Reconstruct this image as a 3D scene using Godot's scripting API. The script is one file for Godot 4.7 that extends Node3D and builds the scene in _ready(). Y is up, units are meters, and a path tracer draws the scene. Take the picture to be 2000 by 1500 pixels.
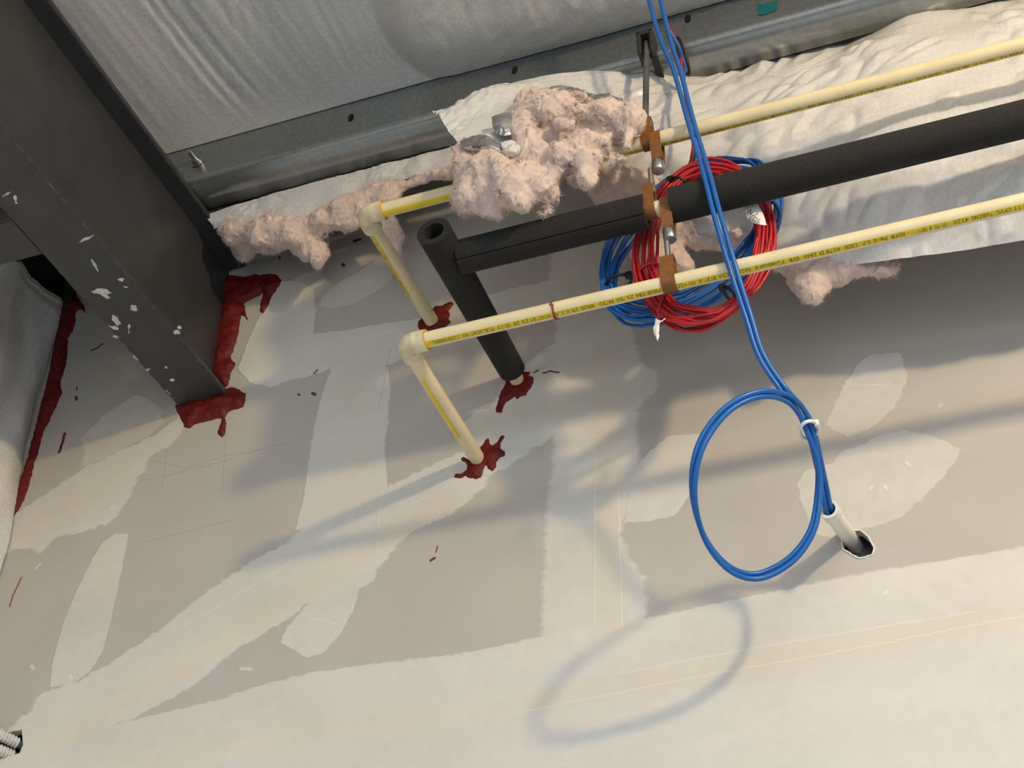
extends Node3D

# Upper corner of an unfinished metal-building room: taped drywall wall (plane z = 0), steel beam, purlin,
# torn insulation, three water lines on hangers, coiled wires and a looped data cable. Metres, y up.

var mats := {}
var taken := {}
var rng := RandomNumberGenerator.new()
var pipe_z := 0.283
var lamp_at := Vector3(1.15, 3.40, 1.65)


func _ready() -> void:
	rng.seed = 11
	camera_and_light()
	make_materials()
	build_room()
	build_wall_back()
	build_left_side()
	build_beam()
	build_purlin()
	build_ceiling_blanket()
	build_facing()
	build_fluff()
	build_pipes()
	build_hangers()
	build_coils()
	build_data_cables()
	build_conduits()
	build_sealant()
	build_work_lamp()


# ------------------------------------------------------------------ camera and light
func camera_and_light() -> void:
	var cam := Camera3D.new()
	cam.name = "camera"
	cam.position = Vector3(0, 1.6, 1.754)
	cam.rotation_degrees = Vector3(37.4, 19.6, -0.18)
	cam.fov = rad_to_deg(2.0 * atan(750.0 / 3000.0))
	cam.near = 0.05
	cam.far = 60.0
	cam.current = true
	add_child(cam)
	var sky_mat := ProceduralSkyMaterial.new()
	sky_mat.sky_top_color = Color(0.60, 0.71, 0.86)
	sky_mat.sky_horizon_color = Color(0.82, 0.87, 0.92)
	sky_mat.ground_horizon_color = Color(0.55, 0.55, 0.53)
	sky_mat.ground_bottom_color = Color(0.42, 0.41, 0.39)
	sky_mat.sun_angle_max = 1.0
	var sky := Sky.new()
	sky.sky_material = sky_mat
	var env := Environment.new()
	env.background_mode = Environment.BG_SKY
	env.sky = sky
	env.background_energy_multiplier = 7.0
	env.tonemap_mode = Environment.TONE_MAPPER_LINEAR
	env.tonemap_exposure = 1.0
	env.sdfgi_enabled = true
	env.ssao_enabled = true
	env.ssil_enabled = true
	var we := WorldEnvironment.new()
	we.name = "world_environment"
	we.environment = env
	add_child(we)


func build_work_lamp() -> void:
	var t := thing("work_lamp", "bare work lamp bulb hanging on a black cord near the ceiling", "lamp", lamp_at)
	var bulb := SphereMesh.new()
	bulb.radius = 0.06
	bulb.height = 0.13
	var bm := mat("bulb_glow", Color(1, 0.93, 0.8), 0.4)
	bm.emission_enabled = true
	bm.emission = Color(1.0, 0.86, 0.66)
	bm.emission_energy_multiplier = 3.0
	part(bulb, "bulb", bm, t, lamp_at)
	part(tube(PackedVector3Array([lamp_at + Vector3(0, 0.055, 0), lamp_at + Vector3(0, 0.12, 0)]), 0.024, 14), "socket", mats.black_plastic, t)
	part(tube(PackedVector3Array([lamp_at + Vector3(0, 0.12, 0), lamp_at + Vector3(0, 0.34, 0)]), 0.005, 8), "cord", mats.black_plastic, t)
	var l := OmniLight3D.new()
	l.name = "work_lamp_light"
	l.light_color = Color(1.0, 0.89, 0.715)
	l.light_energy = 2.75
	l.light_size = 0.06
	l.omni_range = 20.0
	l.omni_attenuation = 2.0
	l.shadow_enabled = true
	l.position = lamp_at
	add_child(l)


# ------------------------------------------------------------------ helpers
func numbered(n: String) -> String:
	taken[n] = taken.get(n, -1) + 1
	return n if taken[n] == 0 else "%s_%03d" % [n, taken[n]]


func tag(o: Node3D, label: String, category: String, group := "", kind := "") -> Node3D:
	if label: o.set_meta("label", label)
	if category: o.set_meta("category", category)
	if group: o.set_meta("group", group)
	if kind: o.set_meta("kind", kind)
	return o


func thing(called: String, label: String, category: String, at := Vector3.ZERO, group := "") -> Node3D:
	var o := Node3D.new()
	o.name = numbered(called)
	o.position = at
	add_child(o, true)
	tag(o, label, category, group)
	return o


# meshes are made in world coordinates; a part is shifted back by its thing's own place
func part(m: Mesh, called: String, material: Material, parent: Node3D, at := Vector3.ZERO) -> MeshInstance3D:
	var o := MeshInstance3D.new()
	o.name = called
	o.mesh = m
	o.material_override = null
	for i in m.get_surface_count():
		o.set_surface_override_material(i, material)
	parent.add_child(o, true)
	var p := Vector3.ZERO
	var q := parent
	while q != self:
		p += q.position
		q = q.get_parent()
	o.position = at - p
	return o


func solo(m: Mesh, called: String, material: Material, label: String, category: String, group := "", kind := "") -> MeshInstance3D:
	var o := MeshInstance3D.new()
	o.name = numbered(called)
	o.mesh = m
	for i in m.get_surface_count():
		o.set_surface_override_material(i, material)
	add_child(o, true)
	tag(o, label, category, group, kind)
	return o


func structure(m: Mesh, called: String, material: Material) -> MeshInstance3D:
	var o := solo(m, called, material, "", "")
	o.set_meta("kind", "structure")
	return o


func mat(key: String, c: Color, rough: float, metal := 0.0) -> StandardMaterial3D:
	var m := StandardMaterial3D.new()
	m.resource_name = key
	m.albedo_color = c
	m.roughness = rough
	m.metallic = metal
	mats[key] = m
	return m


func noise_tex(freq: float, lo: Color, hi: Color, kind := FastNoiseLite.TYPE_SIMPLEX_SMOOTH, size := 512, octaves := 4, sd := 1, a := 0.25, b := 0.75) -> NoiseTexture2D:
	var n := FastNoiseLite.new()
	n.noise_type = kind
	n.frequency = freq
	n.fractal_octaves = octaves
	n.seed = sd
	var g := Gradient.new()
	g.offsets = PackedFloat32Array([a, b])
	g.colors = PackedColorArray([lo, hi])
	var t := NoiseTexture2D.new()
	t.width = size
	t.height = size
	t.seamless = true
	t.noise = n
	t.color_ramp = g
	return t


func tri(m: StandardMaterial3D, tex: Texture2D, s: float, bump: Texture2D = null, bump_cm := 0.0) -> StandardMaterial3D:
	m.albedo_texture = tex
	m.uv1_triplanar = true
	m.uv1_scale = Vector3(s, s, s)
	if bump:
		m.heightmap_enabled = true
		m.heightmap_texture = bump
		m.heightmap_scale = bump_cm
	return m


func grid_mesh(pts: PackedVector3Array, nu: int, nv: int, closed := false, uvs := PackedVector2Array()) -> ArrayMesh:
	var st := SurfaceTool.new()
	st.begin(Mesh.PRIMITIVE_TRIANGLES)
	st.set_smooth_group(0)
	for i in pts.size():
		if uvs.size(): st.set_uv(uvs[i])
		st.add_vertex(pts[i])
	for v in nv - 1:
		for u in (nu if closed else nu - 1):
			var a := v * nu + u
			var b := v * nu + (u + 1) % nu
			for k in [a, b, a + nu, b, b + nu, a + nu]:
				st.add_index(k)
	st.generate_normals()
	return st.commit()


func frames(path: PackedVector3Array) -> Array:
	var out := []
	var up := Vector3.UP
	for i in path.size():
		var d := (path[mini(i + 1, path.size() - 1)] - path[maxi(i - 1, 0)]).normalized()
		if i == 0 and absf(d.dot(up)) > 0.9: up = Vector3.RIGHT
		var side := up.cross(d).normalized()
		up = d.cross(side).normalized()
		out.append([side, up, d])
	return out


func tube(path: PackedVector3Array, r: float, sides := 10, radii := PackedFloat32Array()) -> ArrayMesh:
	var st := SurfaceTool.new()
	st.begin(Mesh.PRIMITIVE_TRIANGLES)
	var fr := frames(path)
	var n := path.size()
	st.set_smooth_group(0)
	for i in n:
		var rr := radii[i] if radii.size() else r
		for k in sides:
			var a := TAU * k / sides
			st.add_vertex(path[i] + (fr[i][0] * cos(a) + fr[i][1] * sin(a)) * rr)
	for i in n - 1:
		for k in sides:
			var a := i * sides + k
			var b := i * sides + (k + 1) % sides
			for q in [a, a + sides, b, b, a + sides, b + sides]:
				st.add_index(q)
	st.generate_normals()
	var m := st.commit()
	var cap := SurfaceTool.new()
	cap.begin(Mesh.PRIMITIVE_TRIANGLES)
	cap.set_smooth_group(-1)
	for e in [0, n - 1]:
		var rr := radii[e] if radii.size() else r
		for k in sides:
			var a := TAU * k / sides
			var b := TAU * (k + 1) / sides
			var pa: Vector3 = path[e] + (fr[e][0] * cos(a) + fr[e][1] * sin(a)) * rr
			var pb: Vector3 = path[e] + (fr[e][0] * cos(b) + fr[e][1] * sin(b)) * rr
			for q in ([path[e], pa, pb] if e == 0 else [path[e], pb, pa]):
				cap.add_vertex(q)
	cap.generate_normals()
	return cap.commit(m)


func smooth(p: PackedVector3Array, per := 8) -> PackedVector3Array:
	var out := PackedVector3Array()
	for i in p.size() - 1:
		var a := p[maxi(i - 1, 0)]
		var d := p[mini(i + 2, p.size() - 1)]
		for k in per:
			out.append(p[i].cubic_interpolate(p[i + 1], a, d, float(k) / per))
	out.append(p[p.size() - 1])
	return out


# closed outline (clockwise or not) drawn along an axis; with an inner outline of as many points it is a hollow sleeve
func sleeve(outer: PackedVector2Array, inner: PackedVector2Array, at: Vector3, ex: Vector3, ey: Vector3, along: Vector3, grow := 1.0) -> ArrayMesh:
	var st := SurfaceTool.new()
	st.begin(Mesh.PRIMITIVE_TRIANGLES)
	var n := outer.size()
	var P := func(q: Vector2, t: float) -> Vector3: return at + (ex * q.x + ey * q.y) * lerpf(1.0, grow, t) + along * t
	for ring in ([outer, inner] if inner.size() else [outer]):
		for k in n:
			var j := (k + 1) % n
			var a: Vector3 = P.call(ring[k], 0.0)
			var b: Vector3 = P.call(ring[j], 0.0)
			var c: Vector3 = P.call(ring[j], 1.0)
			var d: Vector3 = P.call(ring[k], 1.0)
			st.set_smooth_group(0 if n > 20 else -1)
			for q in ([a, b, d, b, c, d] if ring == outer else [a, d, b, b, d, c]):
				st.add_vertex(q)
	st.set_smooth_group(-1)
	for t in [0.0, 1.0]:
		if inner.size():
			for k in n:
				var j := (k + 1) % n
				var q := [P.call(outer[k], t), P.call(inner[k], t), P.call(outer[j], t), P.call(outer[j], t), P.call(inner[k], t), P.call(inner[j], t)]
				if t > 0.5: q.reverse()
				for v in q: st.add_vertex(v)
		else:
			var ids := Geometry2D.triangulate_polygon(outer)
			if t < 0.5: ids.reverse()
			for k in ids: st.add_vertex(P.call(outer[k], t))
	st.generate_normals()
	return st.commit()


func circle(r: float, n := 32, notch := -1.0, depth := 0.0) -> PackedVector2Array:
	var out := PackedVector2Array()
	for k in n:
		var a := TAU * k / n
		var rr := r
		if notch >= 0.0 and absf(wrapf(a - notch, -PI, PI)) < TAU / n * 0.51: rr = r - depth
		out.append(Vector2(cos(a), sin(a)) * rr)
	return out


func box(lo: Vector3, hi: Vector3, bevel := 0.0) -> ArrayMesh:
	var st := SurfaceTool.new()
	st.begin(Mesh.PRIMITIVE_TRIANGLES)
	st.set_smooth_group(-1)
	var b := minf(bevel, (hi - lo)[(hi - lo).min_axis_index()] * 0.4)
	var c := (lo + hi) / 2.0
	var h := (hi - lo) / 2.0
	# each corner gives three points, one on each of its faces
	var V := func(s: Vector3, ax: int) -> Vector3:
		var o := Vector3.ZERO
		for k in 3: o[k] = c[k] + s[k] * (h[k] - (0.0 if k == ax else b))
		return o
	var quad := func(a: Vector3, bb: Vector3, cc: Vector3, d: Vector3) -> void:
		var nrm := (bb - a).cross(cc - a)
		var out: bool = nrm.dot((a + bb + cc + d) / 4.0 - c) > 0.0
		for q in ([a, cc, bb, a, d, cc] if out else [a, bb, cc, a, cc, d]): st.add_vertex(q)
	for ax in 3:
		var u := (ax + 1) % 3
		var w := (ax + 2) % 3
		for s in [-1.0, 1.0]:
			var q := []
			for e in [[-1, -1], [1, -1], [1, 1], [-1, 1]]:
				var sv := Vector3.ZERO
				sv[ax] = s
				sv[u] = e[0]
				sv[w] = e[1]
				q.append(V.call(sv, ax))
			quad.call(q[0], q[1], q[2], q[3])
		if b > 0.0:
			for s1 in [-1.0, 1.0]:
				for s2 in [-1.0, 1.0]:
					var p0 := Vector3.ZERO
					p0[u] = s1
					p0[w] = s2
					var p1 := p0
					p0[ax] = -1.0
					p1[ax] = 1.0
					quad.call(V.call(p0, u), V.call(p1, u), V.call(p1, w), V.call(p0, w))
	if b > 0.0:
		for sx in [-1.0, 1.0]:
			for sy in [-1.0, 1.0]:
				for sz in [-1.0, 1.0]:
					var s := Vector3(sx, sy, sz)
					var a: Vector3 = V.call(s, 0)
					var bb: Vector3 = V.call(s, 1)
					var cc: Vector3 = V.call(s, 2)
					for q in ([a, cc, bb] if (bb - a).cross(cc - a).dot(s) > 0.0 else [a, bb, cc]): st.add_vertex(q)
	st.generate_normals()
	return st.commit()


func pairs(flat: Array) -> PackedVector2Array:
	var out := PackedVector2Array()
	for i in range(0, flat.size(), 2): out.append(Vector2(flat[i], flat[i + 1]))
	return out


func signed_distance(p: Vector2, poly: PackedVector2Array) -> float:
	var d := 1e9
	var inside := false
	var n := poly.size()
	var j := n - 1
	for i in n:
		var a := poly[i]
		var b := poly[j]
		var e := b - a
		var w := p - a
		var q := w - e * clampf(w.dot(e) / maxf(e.length_squared(), 1e-12), 0.0, 1.0)
		d = minf(d, q.length_squared())
		if (a.y > p.y) != (b.y > p.y) and p.x < (b.x - a.x) * (p.y - a.y) / (b.y - a.y) + a.x: inside = not inside
		j = i
	return sqrt(d) * (1.0 if inside else -1.0)


# a smeared lump on a flat surface: its skin rises from the surface along the drawn outline
func smear(poly: PackedVector2Array, thick: float, cell: float, at: Vector3, eu: Vector3, ev: Vector3, en: Vector3, sd: int, rough := 0.5) -> ArrayMesh:
	var lo := poly[0]
	var hi := poly[0]
	for p in poly:
		lo = lo.min(p)
		hi = hi.max(p)
	lo -= Vector2.ONE * cell * 3.0
	hi += Vector2.ONE * cell * 3.0
	var nu := int((hi.x - lo.x) / cell) + 2
	var nv := int((hi.y - lo.y) / cell) + 2
	var nz := FastNoiseLite.new()
	nz.seed = sd
	nz.frequency = 28.0
	nz.fractal_octaves = 3
	var hts := PackedFloat32Array()
	var pts := PackedVector3Array()
	for v in nv:
		for u in nu:
			var p := lo + Vector2(u, v) * cell
			var s := signed_distance(p, poly) + nz.get_noise_2d(p.x * 2.5, p.y * 2.5) * 0.0022
			var h := -0.0008 if s < 0.0 else minf(s * 0.9, thick * (1.0 - exp(-s / thick * 1.3)) * (1.0 + rough * nz.get_noise_2d(p.x + 9.0, p.y * 1.3)))
			if s < 0.0: h = maxf(s * 0.9, -0.0008)
			hts.append(h)
			pts.append(at + eu * p.x + ev * p.y + en * h)
	var st := SurfaceTool.new()
	st.begin(Mesh.PRIMITIVE_TRIANGLES)
	st.set_smooth_group(0)
	for p in pts: st.add_vertex(p)
	for v in nv - 1:
		for u in nu - 1:
			var a := v * nu + u
			if maxf(maxf(hts[a], hts[a + 1]), maxf(hts[a + nu], hts[a + nu + 1])) <= 0.0: continue
			for k in [a, a + nu, a + 1, a + 1, a + nu, a + nu + 1]: st.add_index(k)
	st.generate_normals()
	return st.commit()


# a sheet through rows of points, with folds and creases pressed into it along its normal
func sheet(rows: Array, per_u: int, per_v: int, fold: float, crease: float, sd: int, fold_freq := 14.0, crease_freq := 40.0, near_crumple := 0.0) -> ArrayMesh:
	var across := []
	for r in rows: across.append(smooth(PackedVector3Array(r), per_u))
	var nu: int = across[0].size()
	var cols := []
	for u in nu:
		var line := PackedVector3Array()
		for r in across: line.append(r[u])
		cols.append(smooth(line, per_v))
	var nv: int = cols[0].size()
	var pts := PackedVector3Array()
	for v in nv:
		for u in nu: pts.append(cols[u][v])
	var n1 := FastNoiseLite.new()
	n1.seed = sd
	n1.noise_type = FastNoiseLite.TYPE_SIMPLEX_SMOOTH
	n1.frequency = fold_freq
	n1.fractal_octaves = 1
	var n2 := FastNoiseLite.new()
	n2.seed = sd + 3
	n2.noise_type = FastNoiseLite.TYPE_SIMPLEX
	n2.frequency = crease_freq
	n2.fractal_octaves = 1
	var n3 := FastNoiseLite.new()
	n3.seed = sd + 9
	n3.frequency = 5.0
	var moved := PackedVector3Array()
	for v in nv:
		for u in nu:
			var p := pts[v * nu + u]
			var du := pts[v * nu + mini(u + 1, nu - 1)] - pts[v * nu + maxi(u - 1, 0)]
			var dv := pts[mini(v + 1, nv - 1) * nu + u] - pts[maxi(v - 1, 0) * nu + u]
			var nrm := dv.cross(du).normalized()
			# long soft folds lean across the sheet; sharp creases come in patches
			var a1 := p.x * 0.8 + p.y * 0.6
			var b1 := -p.x * 0.6 + p.y * 0.8
			var f := n1.get_noise_3d(a1 * 0.55, b1 * 1.6, p.z)
			var where := smoothstep(-0.1, 0.35, n3.get_noise_3d(p.x, p.y, p.z))
			var c := pingpong(n2.get_noise_3d(a1 * 0.6, b1 * 1.3, p.z) * 3.0 + 5.0, 1.0) - 0.5
			var c2 := absf(n2.get_noise_3d(a1 * 1.9 + 7.0, b1 * 3.1, p.z * 2.0)) - 0.2
			var where2 := smoothstep(0.0, 0.3, n3.get_noise_3d(p.x * 1.3 + 4.0, p.y, p.z) + near_crumple * smoothstep(0.24, 0.08, absf(p.x + 0.22)))
			moved.append(p + nrm * (f * fold + c * crease * where + c2 * crease * 1.1 * where2))
	return grid_mesh(moved, nu, nv)


# ------------------------------------------------------------------ materials
func make_materials() -> void:
	var grey := noise_tex(0.012, Color(0.86, 0.86, 0.86), Color(1, 1, 1), FastNoiseLite.TYPE_SIMPLEX_SMOOTH, 512, 5, 3)
	var fine := noise_tex(0.05, Color(0.2, 0.2, 0.2), Color(0.9, 0.9, 0.9), FastNoiseLite.TYPE_SIMPLEX_SMOOTH, 512, 4, 5)
	var spangle := noise_tex(0.03, Color(0.93, 0.94, 0.945), Color(1, 1, 1), FastNoiseLite.TYPE_SIMPLEX_SMOOTH, 512, 5, 8)
	var steel_wear := noise_tex(0.006, Color(0.91, 0.91, 0.915), Color(1.0, 0.995, 0.99), FastNoiseLite.TYPE_SIMPLEX_SMOOTH, 512, 6, 12)
	var weave := Image.create(64, 64, false, Image.FORMAT_L8)
	for y in 64:
		for x in 64:
			var v := 0.5 + 0.28 * cos(TAU * x / 8.0) + 0.1 * cos(TAU * y / 16.0)
			weave.set_pixel(x, y, Color(v, v, v))
	var weave_tex := ImageTexture.create_from_image(weave)

	tri(mat("concrete", Color(0.76, 0.75, 0.72), 0.7), grey, 0.8)
	tri(mat("plain_wall", Color(0.80, 0.79, 0.76), 0.8), grey, 1.0)
	tri(mat("steel_paint", Color(0.232, 0.238, 0.245), 0.42), steel_wear, 3.0)
	tri(mat("galvanized", Color(0.62, 0.64, 0.645), 0.3, 0.78), spangle, 5.0)
	tri(mat("zinc", Color(0.72, 0.72, 0.71), 0.3, 0.9), spangle, 20.0)
	tri(mat("cpvc", Color(0.915, 0.86, 0.70), 0.3), noise_tex(0.006, Color(0.97, 0.965, 0.955), Color(1, 1, 1)), 4.0)
	tri(mat("cpvc_fitting", Color(0.915, 0.865, 0.725), 0.38), grey, 6.0)
	mat("stripe_yellow", Color(0.90, 0.80, 0.17), 0.4)
	mat("primer_yellow", Color(0.86, 0.66, 0.12), 0.35)
	mat("print_black", Color(0.16, 0.145, 0.07), 0.6)
	tri(mat("foam", Color(0.152, 0.15, 0.142), 0.86), noise_tex(0.09, Color(0.62, 0.62, 0.6), Color(1, 1, 1), FastNoiseLite.TYPE_SIMPLEX_SMOOTH, 512, 3, 21), 7.0, fine, 0.03)
	tri(mat("hanger_brown", Color(0.53, 0.335, 0.135), 0.42), noise_tex(0.03, Color(0.86, 0.86, 0.84), Color(1, 1, 1), FastNoiseLite.TYPE_SIMPLEX_SMOOTH, 256, 4, 4), 12.0)
	mat("blue_jacket", Color(0.07, 0.375, 0.675), 0.36)
	mat("blue_wire", Color(0.09, 0.37, 0.665), 0.4)
	mat("red_wire", Color(0.70, 0.11, 0.15), 0.36)
	mat("black_iron", Color(0.17, 0.17, 0.165), 0.6)
	tri(mat("rod_steel", Color(0.50, 0.51, 0.51), 0.4, 0.7), steel_wear, 12.0)
	mat("black_plastic", Color(0.055, 0.055, 0.055), 0.5)
	mat("white_plastic", Color(0.93, 0.92, 0.89), 0.35)
	mat("white_tape", Color(0.93, 0.92, 0.9), 0.6)
	mat("ink", Color(0.04, 0.04, 0.045), 0.6)
	tri(mat("flex_white", Color(0.88, 0.87, 0.83), 0.5), grey, 8.0)
	var seal := tri(mat("sealant", Color(0.44, 0.085, 0.065), 0.55), noise_tex(0.02, Color(0.86, 0.84, 0.84), Color(1, 1, 1), FastNoiseLite.TYPE_SIMPLEX_SMOOTH, 256, 4, 9), 8.0, fine, 0.012)
	seal.metallic_specular = 0.4
	mats.band_brown = mat("band_brown", Color(0.56, 0.27, 0.13), 0.5)
	var vin := tri(mat("vinyl", Color(0.865, 0.865, 0.86), 0.2), noise_tex(0.01, Color(0.95, 0.95, 0.95), Color(1, 1, 1)), 3.0, weave_tex, 0.004)
	vin.uv1_scale = Vector3(22, 22, 22)
	vin.backlight_enabled = true
	vin.backlight = Color(0.18, 0.17, 0.16)
	var ceil := tri(mat("ceiling_vinyl", Color(0.90, 0.895, 0.875), 0.42), noise_tex(0.01, Color(0.95, 0.95, 0.95), Color(1, 1, 1)), 8.0, weave_tex, 0.010)
	ceil.uv1_scale = Vector3(22, 22, 22)
	ceil.uv1_triplanar_sharpness = 4.0
	tri(mat("foil", Color(0.80, 0.79, 0.77), 0.26, 0.9), grey, 6.0)
	var fl := tri(mat("fibreglass", Color(0.905, 0.832, 0.79), 1.0), noise_tex(0.015, Color(0.9, 0.88, 0.88), Color(1, 1, 0.99), FastNoiseLite.TYPE_SIMPLEX_SMOOTH, 512, 5, 31), 7.0, fine, 0.05)
	fl.metallic_specular = 0.1
	fl.rim_enabled = true
	fl.rim = 0.35
	fl.backlight_enabled = true
	fl.backlight = Color(0.34, 0.30, 0.29)
	var fb := mat("fibres", Color(0.925, 0.86, 0.82), 1.0)
	fb.metallic_specular = 0.1
	fb.backlight_enabled = true
	fb.backlight = Color(0.4, 0.34, 0.32)
	mat("cavity_grey", Color(0.32, 0.31, 0.30), 0.9)
	tri(mat("bare_steel", Color(0.47, 0.43, 0.39), 0.5, 0.3), noise_tex(0.03, Color(0.55, 0.42, 0.34), Color(1, 1, 1), FastNoiseLite.TYPE_SIMPLEX_SMOOTH, 256, 4, 14), 6.0)
	mat("sticker", Color(0.10, 0.42, 0.45), 0.35)
	tri(mat("mud_white", Color(0.87, 0.865, 0.845), 0.75), grey, 10.0)


# ------------------------------------------------------------------ the room
func build_room() -> void:
	structure(box(Vector3(-2.2, -0.15, -0.4), Vector3(5.6, 0, 7.0)), "floor", mats.concrete)
	# roof deck with a long skylight opening
	var c := Node3D.new()
	c.name = "ceiling"
	c.set_meta("kind", "structure")
	add_child(c)
	for b in [[Vector3(-2.2, 3.74, -0.4), Vector3(5.6, 3.9, 2.4)], [Vector3(-2.2, 3.74, 4.6), Vector3(5.6, 3.9, 7.0)], [Vector3(-2.2, 3.74, 2.4), Vector3(-0.6, 3.9, 4.6)], [Vector3(3.2, 3.74, 2.4), Vector3(5.6, 3.9, 4.6)]]:
		part(box(b[0], b[1]), "roof_deck", mats.plain_wall, c)
	structure(box(Vector3(5.2, 0, -0.14), Vector3(5.4, 3.74, 7.0)), "wall_right", mats.plain_wall)
	structure(box(Vector3(-1.80, 0, -0.14), Vector3(-1.62, 3.74, 7.0)), "wall_left", mats.plain_wall)
	# front wall, behind the viewer, with a wide open overhead-door opening
	var w := Node3D.new()
	w.name = "wall_front"
	w.set_meta("kind", "structure")
	add_child(w)
	for b in [[Vector3(-1.62, 0, 6.4), Vector3(-0.9, 3.74, 6.6)], [Vector3(4.3, 0, 6.4), Vector3(5.2, 3.74, 6.6)], [Vector3(-0.9, 3.2, 6.4), Vector3(4.3, 3.74, 6.6)]]:
		part(box(b[0], b[1]), "wall_section", mats.plain_wall, w)


# ------------------------------------------------------------------ taped drywall
const TX0 := -1.53
const TX1 := 0.23
const TY0 := 2.25
const TY1 := 3.5
const TW := 2048
const TH := 1455
var cov := PackedByteArray()
var tape := PackedByteArray()
var lines := PackedByteArray()
var dabs := PackedByteArray()


func fill_poly(which: String, flat: Array, val: int, soft: float, jag: float, nz: FastNoiseLite) -> void:
	var src := pairs(flat)
	var P := PackedVector2Array()
	var k := TW / (TX1 - TX0)
	for i in src.size():
		var a := Vector2((src[i].x - TX0) * k, (TY1 - src[i].y) * k)
		var s2 := src[(i + 1) % src.size()]
		var b := Vector2((s2.x - TX0) * k, (TY1 - s2.y) * k)
		var steps := int(a.distance_to(b) / 3.0) + 1
		for q in steps:
			var p := a.lerp(b, float(q) / steps)
			P.append(p + Vector2(nz.get_noise_2d(p.x, p.y), nz.get_noise_2d(p.x + 700.0, p.y)) * jag)
	var lo := 1e9
	var hi := -1e9
	for p in P:
		lo = minf(lo, p.y)
		hi = maxf(hi, p.y)
	var buf: PackedByteArray = get(which)
	for y in range(maxi(0, int(lo)), mini(TH - 1, int(hi) + 1)):
		var xs := []
		var j := P.size() - 1
		for i in P.size():
			if (P[i].y > y) != (P[j].y > y): xs.append((P[j].x - P[i].x) * (y - P[i].y) / (P[j].y - P[i].y) + P[i].x)
			j = i
		xs.sort()
		for e in range(0, xs.size() - 1, 2):
			var x0: float = xs[e]
			var x1: float = xs[e + 1]
			var row := y * TW
			var fade := minf(minf((y - lo), (hi - y)) / soft * 0.5 + 0.5, 1.0)
			for x in range(maxi(0, int(x0 - soft)), mini(TW - 1, int(x1 + soft) + 1)):
				var c := clampf(minf(x - x0, x1 - x) / soft * 0.5 + 0.5, 0.0, 1.0) * fade * val
				if c > buf[row + x]: buf[row + x] = int(c)
	set(which, buf)


func draw_line(which: String, flat: Array, val: int, width: float, nz: FastNoiseLite) -> void:
	var src := pairs(flat)
	var k := TW / (TX1 - TX0)
	var buf: PackedByteArray = get(which)
	for i in src.size() - 1:
		var a := Vector2((src[i].x - TX0) * k, (TY1 - src[i].y) * k)
		var b := Vector2((src[i + 1].x - TX0) * k, (TY1 - src[i + 1].y) * k)
		var steps := int(a.distance_to(b) * 2.0) + 1
		for q in steps:
			var p := a.lerp(b, float(q) / steps)
			p += Vector2(nz.get_noise_2d(p.x, p.y), nz.get_noise_2d(p.y, p.x)) * 2.0
			for y in range(int(p.y - width - 1), int(p.y + width + 2)):
				for x in range(int(p.x - width - 1), int(p.x + width + 2)):
					if x < 0 or y < 0 or x >= TW or y >= TH: continue
					var c := clampf(width - p.distance_to(Vector2(x, y)) + 0.5, 0.0, 1.0) * val
					if c > buf[y * TW + x]: buf[y * TW + x] = int(c)
	set(which, buf)


func noise_bytes(freq: float, octaves: int, sd: int, sx := 1.0, sy := 1.0) -> PackedByteArray:
	var n := FastNoiseLite.new()
	n.seed = sd
	n.frequency = freq
	n.fractal_octaves = octaves
	n.noise_type = FastNoiseLite.TYPE_SIMPLEX_SMOOTH
	var im := n.get_image(int(TW / sx), int(TH / sy), false, false, true)
	im.convert(Image.FORMAT_L8)
	im.resize(TW, TH, Image.INTERPOLATE_BILINEAR)
	return im.get_data()


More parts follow.
